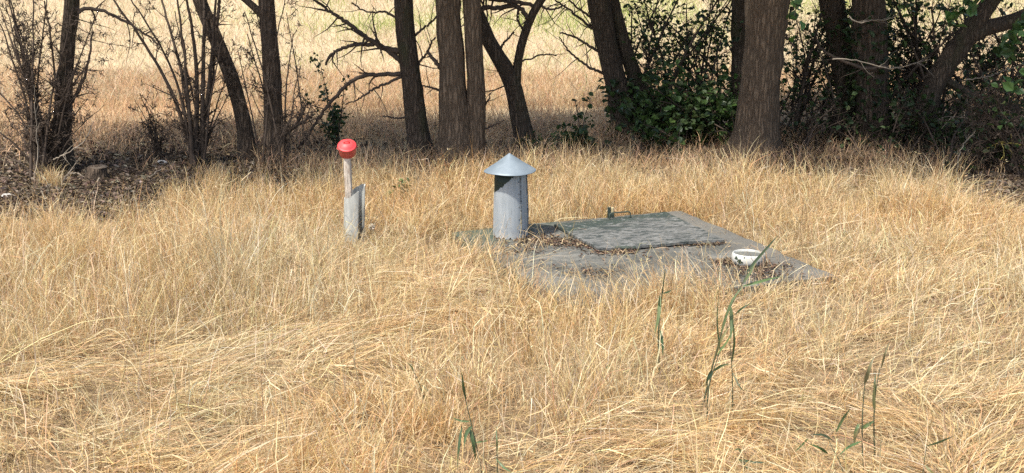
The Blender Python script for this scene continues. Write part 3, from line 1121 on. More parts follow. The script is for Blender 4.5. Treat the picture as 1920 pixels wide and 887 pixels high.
    for s in (-1, 1):                          # ear handles of the pot body
        tb = Tubes()
        th = np.linspace(-1, 1, 12)
        tb.add(np.stack([s * (.071 + .016 * (1 - th ** 2)), .022 * th, 0 * th + .072], 1), .004, 6)
        e = tb.build("ear", mp2)
        e.parent = bo
    pot.rotation_euler = (R(33), R(-3), R(6))
    pot.location = ptop + np.array([0, .035, -.012])
    # bowl
    bp = G(1405, 497, SLAB_T)
    mb, nt, out = new_mat("chipped_white_glaze")
    co = coords(nt)
    c = mix(nt, noise_n(nt, co, 9, 5), (.40, .395, .35), (.66, .65, .60))
    warp = N(nt, "ShaderNodeTexNoise")
    warp.inputs["Scale"].default_value = 30
    L(nt, co, warp.inputs["Vector"])
    wc = mix(nt, .025, co, warp.outputs["Color"], "LINEAR_LIGHT")
    for (an, z, r) in ((-146, .085, .021), (-130, .055, .024), (-84, .018, .026), (-150, .040, .012), (-36, .075, .018), (-112, .095, .008), (-62, .055, .009), (40, .06, .02), (120, .05, .02), (-76, .016, .012)):
        d = N(nt, "ShaderNodeVectorMath", operation="DISTANCE")
        d.inputs[1].default_value = (.139 * math.cos(R(an)), .139 * math.sin(R(an)), z)
        L(nt, wc, d.inputs[0])
        c = mix(nt, math_n(nt, "LESS_THAN", d.outputs["Value"], r), c, (.035, .05, .032))
    # grey right side: dirt plus side shade put into the colour
    dn = noise_n(nt, co, 12, 6)
    sx = N(nt, "ShaderNodeSeparateXYZ")
    L(nt, co, sx.inputs[0])
    gf = ramp(nt, math_n(nt, "ADD", math_n(nt, "MULTIPLY", sx.outputs["X"], 4.5), math_n(nt, "MULTIPLY", dn, .6)), [(.48, (0, 0, 0)), (.72, (.85, .85, .85))])
    c = mix(nt, gf, c, (.28, .28, .245))
    principled(nt, out, c, .45, .45)
    prof = [(.0, .0), (.108, .0), (.126, .010), (.138, .04), (.141, .075), (.136, .112), (.133, .120), (.1295, .121), (.127, .114), (.124, .08), (.11, .05), (.0, .045)]
    v, f = lathe(prof, 56)
    bowl = solid("bowl", [(v, f)], mb, None, smooth=True)
    bowl.location = bp + np.array([0, .05, -.006])
    bowl.rotation_euler = (R(-1), R(1.5), 0)
    tag(bowl, "round white glazed bowl with dark green spots on the corner of the slab", "bowl")
    ms, nt, out = new_mat("dried_mud")
    principled(nt, out, mix(nt, noise_n(nt, coords(nt), 30, 6), (.09, .092, .08), (.17, .17, .15)), .8, .2, bump=noise_n(nt, coords(nt), 20), bump_s=.5)
    v, f = lathe([(.0, .103), (.07, .101), (.1262, .100)], 40)
    solid("mud_fill", [(v, f)], ms, bowl, smooth=True)
    bowl.scale = (1, 1, .80)


# ------------------------------------------------------------------ slab debris, left litter
def build_litter():
    # dry leaves and bark bits on the slab
    P = []
    for (px, py, s, n) in ((1010, 452, .16, 420), (1060, 455, .14, 320), (1090, 460, .07, 160), (1140, 472, .10, 260), (1160, 470, .08, 160), (1300, 457, .09, 280), (1330, 458, .06, 140), (1365, 492, .06, 240), (1400, 508, .12, 170),
                           (1450, 500, .10, 150), (1440, 520, .14, 240), (1100, 512, .12, 120), (1200, 470, .4, 120), (960, 470, .2, 160)):
        p = G(px, py, SLAB_T)
        q = np.column_stack([rng.normal(0, s, n), rng.normal(0, s * .75, n), np.full(n, 0.0)]) + p
        P.append(q)
    P = np.concatenate(P)
    u, v = slab_uv(P[:, 0], P[:, 1])
    P = P[(u > .02) & (u < W_S - .02) & (v > .02) & (v < D_S - .02)]
    pipe = G(957, 442, SLAB_T)
    P = P[np.hypot(P[:, 0] - pipe[0], P[:, 1] - pipe[1]) > .17]
    # keep off the hatch
    def inpoly(x, y, poly):
        s = np.ones(len(x), bool)
        for a, b in zip(poly, poly[1:] + poly[:1]):
            s &= ((b[0] - a[0]) * (y - a[1]) - (b[1] - a[1]) * (x - a[0])) < 0.0
        return s
    hz = SLAB_T + .034
    poly = [G(1045, 420, hz), G(1249, 397, hz), G(1356, 448, hz), G(1126, 464, hz)]
    on = inpoly(P[:, 0], P[:, 1], poly)
    P = P[~on]
    P[:, 2] = SLAB_T + .004 + .012 * rng.random(len(P))
    cols = jitter_cols(len(P), [(.10, .062, .043), (.16, .105, .068), (.075, .055, .043), (.36, .27, .165)], [3, 2, 2, 1.6])
    o = leaf_mesh("dead_leaves", P, rng.uniform(.015, .055, len(P)), cols, M["litter"], flat=2.5, aspect=.3)
    tag(o, "brown dead leaves and bark bits swept together on the concrete slab", "dead leaves", kind="stuff")
    # bare strip under the left trees and the dark hollow on the right
    n = 60000
    y = 13.2 + 6.2 * rng.random(n)
    x = (rng.random(n) * 2 - 1) * (y * .364 + 1.2)
    px, py = to_px(x, y, 0 * x)
    k = litter_zone(x, y) & ((px < 620) | (px > 1500) | (rng.random(n) < .35))
    x, y = x[k], y[k]
    n = len(x)
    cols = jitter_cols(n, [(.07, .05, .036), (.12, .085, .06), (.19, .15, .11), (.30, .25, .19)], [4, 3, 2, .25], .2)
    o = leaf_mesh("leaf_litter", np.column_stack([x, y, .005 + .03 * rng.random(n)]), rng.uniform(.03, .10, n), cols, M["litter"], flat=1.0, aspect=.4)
    tag(o, "dark brown leaf litter covering the shaded ground below the trees", "leaf litter", kind="stuff")


# ------------------------------------------------------------------ trees
LEAF_DARK = [(.030, .055, .018), (.045, .075, .022), (.022, .042, .016), (.06, .09, .03)]
LEAF_MID = [(.05, .095, .022), (.07, .12, .03), (.09, .14, .04), (.035, .07, .02)]
CROWN_FACES = [0]


def crown(root, centers, radii, n, lo=2.25, size=(.09, .15), pal=LEAF_MID):
    """leaf clumps spread through ellipsoids round the limb ends"""
    pts = []
    per = max(1, n // len(centers))
    for c, r in zip(centers, radii):
        kc = max(3, per // 45)
        cc = rng.normal(0, 1, (kc, 3))
        cc /= np.linalg.norm(cc, axis=1)[:, None]
        cc *= (rng.random((kc, 1)) ** .4) * r
        cc[:, 2] *= .75
        q = np.repeat(cc, per // kc + 1, axis=0)
        q = q + rng.normal(0, .17, q.shape) + c
        pts.append(q)
    P = np.concatenate(pts)
    P = P[P[:, 2] > lo + .25 * rng.random(len(P))]
    cols = jitter_cols(len(P), pal, [1] * len(pal))
    leaf_mesh("crown", P, rng.uniform(*size, len(P)), cols, M["leaf"], root)


def tree(label, Y, trunk, mat="bark", limbs=(), branches=(), top=(5.0, 0.0, 0.0), crown_n=5000, crown_r=1.6, blobs=9, twigs=0, sides=18, rough=.16,
         spread=1.7, fwd=.3, group="trees of the row behind the slab", lo=2.25, ivy=None):
    """trunk: photo pixels (x, y, width in pixels) from the foot up, at distance Y"""
    def conv(rows, yo=0.0):
        out = []
        for q, row in enumerate(rows):
            yy = Y + yo + (row[3] if len(row) > 3 else 0)
            p = AT(row[0], row[1], yy)
            out.append([*p, row[2] / F * yy * .5 * 1.02])
        return out
    rows = conv(trunk)
    foot = rows[0]
    foot_z = foot[2]
    root = thing("tree", (foot[0], foot[1], 0), label, "tree", group)
    root_col = []
    # go down into the ground with a flare
    d0 = (np.array(rows[0][:3]) - np.array(rows[1][:3]))
    d0 = d0 / (abs(d0[2]) + 1e-6)
    low = [foot[0] + d0[0] * (foot_z + .08) * .6, foot[1], -.08, foot[3] * 1.28]
    rows = [low] + rows
    # go on above the frame
    last = np.array(rows[-1])
    prev = np.array(rows[-2])
    dr = unit(last[:3] - prev[:3])
    tz = top[0]
    k = 3
    for q in range(1, k + 1):
        z = last[2] + (tz - last[2]) * q / k
        dz = (z - last[2])
        rows.append([last[0] + dr[0] / max(dr[2], .5) * dz * .8 + top[1] * q / k + rng.normal(0, .08), last[1] + rng.normal(0, .12) + top[2] * q / k, z,
                     last[3] * (1 - .24 * q)])
    S = spline(rows, 46)
    tb = Tubes()
    tb.add(S[:, :3], np.maximum(S[:, 3], .012), sides, rough=rough, seed=int(abs(foot[0] * 10)) + 3)
    trunk_o = tb.build("trunk", M[mat], root)
    ends = [S[-1, :3], S[-6, :3]]
    for lm in limbs:
        rows_l = conv(lm["px"], lm.get("yo", 0))
        if lm.get("up"):
            last = np.array(rows_l[-1])
            dr = unit(last[:3] - np.array(rows_l[-2][:3]))
            for q in (1, 2):
                rows_l.append([last[0] + dr[0] * q * .9, last[1] + dr[1] * .9 * q + rng.normal(0, .15), last[2] + max(dr[2], .35) * q * .9 * 1.2, last[3] * (1 - .3 * q)])
        Sl = spline(rows_l, 26)
        tb = Tubes()
        tb.add(Sl[:, :3], np.maximum(Sl[:, 3], .006), 12, rough=rough * .8, seed=len(ends) + 11)
        tb.build("limb", M[mat], root)
        if lm.get("up"):
            ends.append(Sl[-1, :3])
    # limbs carrying the crown, above the frame
    cents, rads = [], []
    for q in range(blobs):
        a = q * 2.4 + rng.uniform(-.4, .4)
        t = rng.uniform(.62, 1.0)
        st = S[int(t * 45), :3]
        rr = spread * rng.uniform(.45, 1.0)
        e = st + np.array([math.cos(a) * rr, math.sin(a) * rr - fwd * rng.uniform(0, 1), rng.uniform(.2, 1.3)])
        e[2] = max(e[2], 3.05)
        if st[2] > 2.2:
            mid_ = (st + e) / 2 + rng.normal(0, .12, 3) + [0, 0, .15]
            tb = Tubes()
            tb.add(spline([st, mid_, e], 9), np.linspace(max(.02, S[int(t * 45), 3] * .45), .008, 9), 6)
            tb.build("limb", M[mat], root)
        cents.append(e)
        rads.append(crown_r * rng.uniform(.45, .75))
    if crown_n:
        crown(root, cents, rads, crown_n, lo=lo)
    # photo branches, with side twigs
    for br in branches:
        rows_b = conv(br["px"], br.get("yo", 0))
        Sb = spline(rows_b, 6 * len(rows_b))
        Sb[:, :3] += rng.normal(0, .006, Sb[:, :3].shape)
        tb = Tubes()
        tb.add(Sb[:, :3], np.maximum(Sb[:, 3], .0025), 6, cap=False)
        for q in range(br.get("n", 8)):
            i = rng.integers(len(Sb) // 5, len(Sb) - 1)
            t = unit(Sb[i + 1, :3] - Sb[i, :3])
            sd = unit(np.cross(t, rng.normal(0, 1, 3)))
            sd[1] *= .5
            grow(tb, Sb[i, :3], t * .5 + sd, br.get("len", .45) * rng.uniform(.4, 1.2), max(.0025, Sb[i, 3] * .5), br.get("lv", 1), .8, br.get("wig", .3), 2, 0, spurs=br.get("spurs", 0))
        tb.build("branch", M["twig"], root)
    # free dead twigs off the trunk
    if twigs:
        for q in range(twigs):
            i = rng.integers(8, 30)
            a = rng.choice([0, PI]) + rng.normal(0, .7)
            tb = Tubes()
            grow(tb, S[i, :3], np.array([math.cos(a), math.sin(a) * .6, rng.uniform(-.3, .6)]), rng.uniform(.3, .9), rng.uniform(.004, .010), 2, .8, .3, 3)
            tb.build("branch", M["twig"], root)
    if ivy:
        n, z0, z1, sz = ivy
        i = rng.integers(0, 45, n * 3)
        zz = S[i, 2]
        k_ = (zz > z0) & (zz < z1)
        i = i[k_][:n]
        a = rng.uniform(-PI, PI, len(i))
        rr = S[i, 3] + rng.random(len(i)) * .10
        Pv = S[i, :3] + np.column_stack([np.cos(a) * rr, np.sin(a) * rr, rng.normal(0, .05, len(i))])
        leaf_mesh("ivy", Pv, rng.uniform(sz * .6, sz * 1.2, len(Pv)), jitter_cols(len(Pv), LEAF_DARK, [1] * 4), M["leaf"], root)
    return root


def shrub(label, px, py, Y, stems, name="shrub", cat="shrub", leaves=None, lv=2, spurs=6, nch=4, wig=.22, mat="twig", group="shrubs among the trees", sub=.5, base_r=.03):
    """stems: (top pixel x, top pixel y, width px at the foot[, mid pixel x, mid pixel y])"""
    foot = AT(px, py, Y)
    foot[2] = 0
    root = thing(name, foot, label, cat, group)
    alltips = []
    for s in stems:
        yy = Y + rng.normal(0, .12)
        tp = AT(s[0], s[1], yy + rng.normal(0, .15))
        b = foot + np.array([rng.normal(0, base_r), rng.normal(0, base_r), -.02])
        if len(s) > 3:
            md = AT(s[3], s[4], yy)
        else:
            md = (b + tp) / 2 + np.array([(b[0] - tp[0]) * .12, 0, .06])
        k = 22
        S = spline([b, md, tp], k)
        S += np.cumsum(rng.normal(0, .006, S.shape), axis=0) * np.linspace(0, 1, k)[:, None]
        r0 = s[2] / F * Y * .5
        rad = np.linspace(r0, max(.002, r0 * .35), k)
        tb = Tubes()
        tb.add(S, rad, 7 if r0 > .012 else 5, cap=False)
        ln = np.linalg.norm(tp - b)
        tips = []
        for q in range(int(nch * ln * 2.2)):
            i = rng.integers(3, k - 1)
            t = unit(S[i + 1] - S[i])
            sd = unit(np.cross(t, rng.normal(0, 1, 3)))
            grow(tb, S[i], t * .7 + sd * .8, sub * rng.uniform(.3, 1.1), max(.0025, rad[i] * .5), lv - 1, .8, wig, 3, .4, tips, spurs=spurs)
        tb.build("stem", M[mat], root)
        tips += [S[i] for i in range(5, k)]
        alltips += tips
    if leaves:
        n, sz, pal, sig = leaves
        T = np.array(alltips)
        P = T[rng.integers(0, len(T), n)] + rng.normal(0, sig, (n, 3))
        P = P[P[:, 2] > .03]
        leaf_mesh("foliage", P, rng.uniform(sz * .6, sz * 1.25, len(P)), jitter_cols(len(P), pal, [1] * len(pal)), M["leaf"], root, aspect=.72)
    return root


def fan(x0, x1, y0, y1, n, w=(4, 9)):
    return [(rng.uniform(x0, x1), rng.uniform(y0, y1), rng.uniform(*w)) for _ in range(n)]


def build_trees():
    # --- left to right
    tree("dark slender tree at the far left, twigs crowding its foot", 15.9, [(112, 318, 44), (116, 240, 34), (122, 150, 27), (128, 70, 25), (133, 0, 24)], "bark_dark",
         limbs=[dict(px=[(126, 95, 14), (140, 60, 12), (145, 25, 12), (143, -10, 12)], up=1)],
         branches=[dict(px=[(130, 30, 9), (165, 12, 7), (205, 25, 6), (255, 50, 5), (300, 85, 3)], n=7), dict(px=[(120, 210, 8), (150, 170, 6), (165, 120, 5), (175, 60, 3)], n=10, spurs=5)],
         crown_n=6500, spread=2.4, fwd=2.2, twigs=6)
    tree("thin curved tree leaning left beside the multi-stemmed shrub", 16.5, [(466, 300, 34), (462, 255, 30), (452, 205, 27), (436, 150, 28), (415, 95, 27), (388, 35, 26), (372, 0, 26)], "bark",
         branches=[dict(px=[(405, 75, 8), (408, 40, 7), (412, 0, 6)], n=4)], crown_n=3000, twigs=2, rough=.1, fwd=.4)
    tree("straight dark tree with a thin fork at the left, next to the curved leaning tree", 16.2, [(520, 305, 50), (514, 250, 36), (511, 180, 32), (508, 100, 32), (502, 40, 32), (498, 0, 32)], "bark",
         limbs=[dict(px=[(500, 38, 15), (485, 18, 14), (462, 0, 13), (430, -25, 12)], up=1)],
         branches=[dict(px=[(520, 260, 8), (545, 245, 6), (560, 225, 5), (575, 195, 3)], n=6), dict(px=[(525, 250, 8), (550, 240, 6), (590, 215, 4)], n=4)], crown_n=3200, twigs=7, rough=.12, fwd=.35)
    tree("dark leaning tree with long bare branches reaching left above the red pot", 16.6, [(790, 300, 50), (783, 240, 40), (775, 180, 37), (767, 110, 36), (760, 50, 35), (756, 0, 35)], "bark_dark",
         branches=[dict(px=[(755, 98, 13), (725, 92, 10), (700, 80, 9), (668, 55, 8), (640, 35, 7), (605, 12, 5), (585, -5, 5)], n=12, len=.5),
                   dict(px=[(760, 122, 12), (735, 100, 10), (705, 82, 8)], n=5),
                   dict(px=[(700, 84, 8), (670, 83, 7), (640, 92, 6), (620, 100, 6), (612, 120, 4)], n=6, len=.35),
                   dict(px=[(762, 137, 10), (725, 140, 8), (690, 140, 8), (662, 148, 7), (635, 175, 7), (612, 200, 6), (590, 235, 5), (565, 272, 4)], n=7, len=.4),
                   dict(px=[(760, 142, 6), (725, 155, 5), (690, 172, 4), (668, 190, 3), (650, 192, 2)], n=6, len=.35),
                   dict(px=[(778, 212, 6), (755, 222, 4), (735, 221, 4), (718, 217, 2)], n=1, len=.15),
                   dict(px=[(772, 70, 5), (800, 50, 4), (830, 20, 3), (850, 0, 2)], n=5), dict(px=[(778, 130, 6), (800, 100, 4), (815, 70, 3)], n=5),
                   dict(px=[(752, 40, 6), (720, 20, 4), (690, 25, 3), (660, 5, 3)], n=6, len=.4)],
         crown_n=3000, twigs=3, rough=.12, fwd=.35)
    tree("thickest brown tree of the row, two trunks grown together behind the vent cap", 16.4, [(862, 310, 78), (858, 260, 66), (851, 190, 58), (846, 110, 52), (842, 50, 48), (839, 0, 48)], "bark_pale",
         limbs=[dict(px=[(888, 305, 52), (892, 240, 38), (894, 170, 32), (889, 90, 33), (887, 30, 34), (884, -20, 34)], yo=-.03, up=1)],
         branches=[dict(px=[(828, 130, 9), (812, 110, 7), (800, 95, 5)], n=2, len=.2), dict(px=[(835, 175, 6), (810, 165, 4), (790, 160, 3)], n=2, len=.3),
                   dict(px=[(900, 210, 5), (912, 195, 4), (920, 175, 2)], n=2, len=.3), dict(px=[(905, 245, 4), (925, 235, 3), (945, 225, 2)], n=3, len=.3)],
         crown_n=4500, crown_r=1.9, twigs=3, sides=26, rough=.2, fwd=.35)
    tree("slim tree dividing into a Y just right of the double trunk", 17.1, [(988, 295, 46), (980, 250, 37), (970, 200, 33), (963, 160, 34), (958, 143, 33), (925, 92, 27), (905, 55, 27), (890, 20, 26), (880, -10, 25)], "bark_dark",
         limbs=[dict(px=[(966, 175, 20), (968, 150, 19), (970, 120, 16), (978, 80, 15), (990, 45, 15), (1003, 15, 15), (1018, -5, 15), (1045, -40, 14)], up=1)],
         branches=[dict(px=[(995, 40, 9), (970, 8, 9), (940, 15, 9), (905, 15, 8), (880, 10, 8)], n=8, len=.5),
                   dict(px=[(1005, 12, 7), (960, 2, 8), (900, -4, 8)], n=6, len=.5),
                   dict(px=[(985, 60, 5), (970, 40, 4), (972, 15, 3)], n=4), dict(px=[(930, 100, 5), (950, 75, 4), (965, 60, 3)], n=3, len=.3),
                   dict(px=[(962, 118, 4), (990, 112, 3), (1020, 100, 3), (1045, 105, 2)], n=4, len=.3), dict(px=[(1010, 10, 5), (1035, 20, 4), (1060, 10, 3)], n=5, len=.5)],
         crown_n=2600, twigs=2, rough=.12)
    tree("leaning dark tree with a thinner second stem and ivy round its foot", 18.2, [(1182, 262, 54), (1168, 200, 45), (1154, 150, 42), (1141, 100, 42), (1130, 45, 44), (1122, 0, 46)], "bark_dark",
         limbs=[dict(px=[(1222, 262, 38), (1208, 200, 32), (1193, 150, 29), (1175, 100, 26), (1163, 55, 24), (1149, 0, 24), (1142, -30, 24)], yo=.1, up=1)],
         branches=[dict(px=[(1140, 140, 6), (1110, 130, 5), (1085, 112, 4), (1060, 90, 3), (1050, 70, 2)], n=6, len=.4),
                   dict(px=[(1135, 105, 6), (1105, 85, 5), (1080, 70, 4), (1050, 62, 3)], n=6, len=.35),
                   dict(px=[(1130, 65, 6), (1100, 45, 5), (1070, 20, 4), (1040, 0, 3)], n=7, len=.5),
                   dict(px=[(1125, 45, 5), (1090, 20, 4), (1060, -5, 3)], n=7, len=.5)],
         crown_n=5000, twigs=4, ivy=(420, 0.0, .75, .10), rough=.12)
    tree("big pale furrowed trunk standing closest at the right of the slab", 16.6, [(1414, 300, 96), (1418, 250, 82), (1425, 170, 76), (1432, 90, 75), (1437, 30, 78), (1440, 0, 80)], "bark_pale",
         branches=[dict(px=[(1468, 60, 6), (1480, 75, 4), (1490, 90, 3)], n=2, len=.2)], crown_n=9500, crown_r=2.0, twigs=0, sides=30, rough=.16, fwd=1.6, spread=1.9)
    tree("dark trunk half hidden at the left behind the big furrowed trunk", 18.4, [(1392, 270, 52), (1390, 180, 46), (1392, 90, 42), (1393, 0, 42)], "bark_dark", crown_n=5000, twigs=5)
    tree("dark ivy-grown tree of the right thicket, leaning left", 18.0, [(1610, 270, 64), (1598, 200, 56), (1585, 120, 48), (1570, 50, 46), (1560, 0, 46)], "bark_dark", crown_n=7000, twigs=6, ivy=(420, 0, 1.6, .09))
    tree("stout dark upright tree in the middle of the right thicket", 17.6, [(1640, 285, 74), (1636, 200, 64), (1632, 120, 62), (1630, 50, 62), (1630, 0, 62)], "bark",
         branches=[dict(px=[(1660, 125, 8), (1620, 130, 7), (1580, 115, 6), (1540, 95, 5), (1530, 70, 4)], yo=-.5, n=3, len=.3)], crown_n=7500, twigs=5, fwd=1.2, ivy=(520, 0, 1.7, .09))
    tree("crooked tree at the right with a thick bough bending over to the right edge", 17.4, [(1728, 290, 46), (1735, 200, 38), (1752, 150, 36), (1785, 105, 36), (1812, 68, 38)], "bark_dark",
         limbs=[dict(px=[(1806, 78, 36), (1826, 58, 34), (1850, 50, 30), (1890, 45, 26), (1940, 20, 22), (2000, -20, 18)], up=1), dict(px=[(1738, 138, 20), (1775, 150, 17), (1810, 175, 16), (1860, 190, 14), (1930, 215, 12)])],
         crown_n=8000, twigs=6, fwd=1.8, spread=2.2, top=(4.2, .3, 0))


def build_shrubs():
    # leafless thorny shrubs on the left
    shrub("thorny bare shrub around the foot of the far left tree", 95, 312, 15.8,
          fan(-20, 100, -30, 90, 13, (4, 8)) + fan(120, 200, 10, 140, 6, (4, 7)) + fan(-60, 40, 120, 230, 7, (3, 6)) + fan(140, 200, 180, 240, 3, (3, 5)), spurs=4, nch=3.2, sub=.32, base_r=.14)
    shrub("bare shrub of many upright stems fanning out left of the curved tree", 372, 300, 16.2,
          [(195, -20, 9, 322, 160), (300, -20, 10, 345, 150), (255, -10, 7, 330, 120), (330, -15, 9, 352, 140), (352, -15, 12, 372, 150), (378, -15, 12, 378, 150), (405, -15, 12, 395, 150), (412, 10, 7, 402, 160), (325, 20, 5), (425, 60, 5), (440, 110, 4), (335, 130, 4), (318, 170, 4), (430, 170, 4), (310, 200, 3)],
          spurs=4, nch=2.2, sub=.32, base_r=.07)
    shrub("thin bare suckers growing up round the straight forked tree", 508, 296, 16.05,
          [(462, 20, 5), (470, 60, 5), (455, 100, 4), (485, 10, 5), (528, 0, 5), (545, 60, 5), (538, 20, 4), (560, 130, 4), (570, 190, 4), (460, 170, 4), (545, 200, 5), (590, 210, 3)], spurs=4, nch=2.2, sub=.3, base_r=.12)
    shrub("small bare shrub standing alone between the two left shrubs", 296, 292, 16.6, [(268, 182, 4), (282, 195, 4), (300, 215, 4), (245, 178, 3), (310, 240, 3), (260, 250, 3)], spurs=5, nch=4, sub=.2, base_r=.04)
    # leafy saplings
    shrub("young leafy shoot with dark rounded leaves right behind the red pot", 628, 262, 17.4, [(648, 165, 4, 638, 215), (655, 205, 3), (602, 112, 3, 612, 190), (596, 145, 2), (560, 168, 3, 600, 215), (640, 200, 3), (622, 190, 3)], "sapling", "sapling",
          leaves=(420, .055, LEAF_DARK, .035), spurs=0, nch=2, sub=.12, base_r=.06, group="leafy saplings under the trees")
    shrub("lanky sapling with a few big leaves between the Y tree and the leaning tree", 1084, 285, 16.9, [(1078, 185, 4, 1088, 240), (1102, 195, 3), (1110, 210, 2)], "sapling", "sapling",
          leaves=(60, .08, LEAF_DARK, .03), spurs=0, nch=2, sub=.12, base_r=.02, group="leafy saplings under the trees")
    shrub("low broad-leaved bush at the foot of the lanky sapling", 1075, 285, 17.0, fan(1035, 1110, 235, 265, 9, (3, 4)), "bush", "bush", leaves=(190, .085, LEAF_DARK, .05), spurs=0, nch=2, sub=.12, base_r=.12)
    shrub("low green weed beside the foot of the Y tree", 1000, 290, 16.7, fan(985, 1050, 262, 275, 8, (2, 3)), "bush", "bush", leaves=(120, .06, LEAF_DARK, .05), spurs=0, nch=2, sub=.1, base_r=.16)
    shrub("dense dark ivy bush between the leaning tree and the big furrowed trunk", 1275, 285, 17.7, fan(1180, 1385, 150, 235, 26, (3, 5)), "bush", "bush", leaves=(2000, .095, LEAF_DARK[1:] + LEAF_MID[:2], .09), spurs=0, nch=3, sub=.3, base_r=.5)
    shrub("tall half-leafy shrub rising behind the dark ivy bush", 1280, 262, 18.6, fan(1180, 1390, -30, 90, 20, (4, 8)), leaves=(1500, .075, LEAF_DARK[1:] + LEAF_MID, .07), spurs=1, nch=5, sub=.5, base_r=.5)
    # right thicket
    shrub("tangled dark shrub right of the big furrowed trunk", 1530, 275, 18.2, fan(1465, 1600, -30, 100, 18, (4, 9)), leaves=(600, .08, LEAF_DARK[:2] + LEAF_MID, .07), spurs=1, nch=5, sub=.5, base_r=.35)
    shrub("tall tangled shrub of the right thicket filling the gap before the crooked tree", 1700, 285, 18.0, fan(1640, 1790, -30, 120, 26, (4, 10)), leaves=(900, .08, LEAF_DARK[:2] + LEAF_MID, .07), spurs=1, nch=5, sub=.5, base_r=.4)
    shrub("tangled shrub at the right edge behind the crooked tree", 1850, 285, 18.3, fan(1780, 1980, -30, 110, 24, (4, 9)), leaves=(800, .085, LEAF_DARK[:2] + LEAF_MID, .08), spurs=1, nch=5, sub=.5, base_r=.45)
    shrub("low dark bush below the crooked tree at the right", 1760, 300, 17.0, fan(1660, 1850, 170, 250, 20, (3, 6)), "bush", "bush", leaves=(600, .075, LEAF_DARK, .09), spurs=1, nch=3, sub=.3, base_r=.5)
    shrub("low dark bush between the big furrowed trunk and the stout thicket tree", 1545, 290, 17.3, fan(1475, 1610, 185, 250, 14, (3, 5)), "bush", "bush", leaves=(140, .07, LEAF_DARK, .08), spurs=1, nch=3, sub=.3, base_r=.4)
    shrub("dark overhanging bush of dead and green twigs at the right edge", 1890, 325, 15.9, fan(1790, 1980, 160, 270, 18, (3, 6)), "bush", "bush", leaves=(380, .08, LEAF_DARK, .09), spurs=2, nch=8.5, sub=.45, base_r=.35)
    # leafy twigs hanging into the top right corner
    for k, (pts, lab, n) in enumerate((
            ([(2040, -40), (1960, 10), (1905, 60), (1880, 100)], "bright leafy twig hanging in at the right top corner", 80),
            ([(2040, 60), (1960, 110), (1915, 140), (1900, 165)], "leafy twig reaching in from the right edge below the top corner", 40),
            ([(1760, -60), (1720, -20), (1697, 10), (1690, 22)], "short leafy twig hanging from the top edge over the right thicket", 24),
            ([(1500, -30), (1490, 30), (1478, 65), (1472, 90)], "leafy twig with three bright leaves beside the big furrowed trunk", 9),
            ([(1890, -60), (1830, -10), (1800, 30), (1780, 45)], "leafy twig hanging from the top edge left of the right corner", 45))):
        Y = 15.6
        P = np.array([AT(a, b, Y) for a, b in pts])
        root = thing("leafy_twig", P[0], lab, "twig", "leafy twigs hanging into view")
        S = spline(P, 16)
        tb = Tubes()
        tb.add(S, np.linspace(.009, .002, 16), 5, cap=False)
        tb.build("stem", M["twig"], root)
        i = rng.integers(4, 16, n)
        Q = S[i] + rng.normal(0, .055, (n, 3))
        leaf_mesh("foliage", Q, rng.uniform(.08, .15, n), jitter_cols(n, [(.07, .14, .035), (.09, .165, .05), (.04, .08, .025)], [1, 1, 1]), M["leaf"], root, aspect=.8)


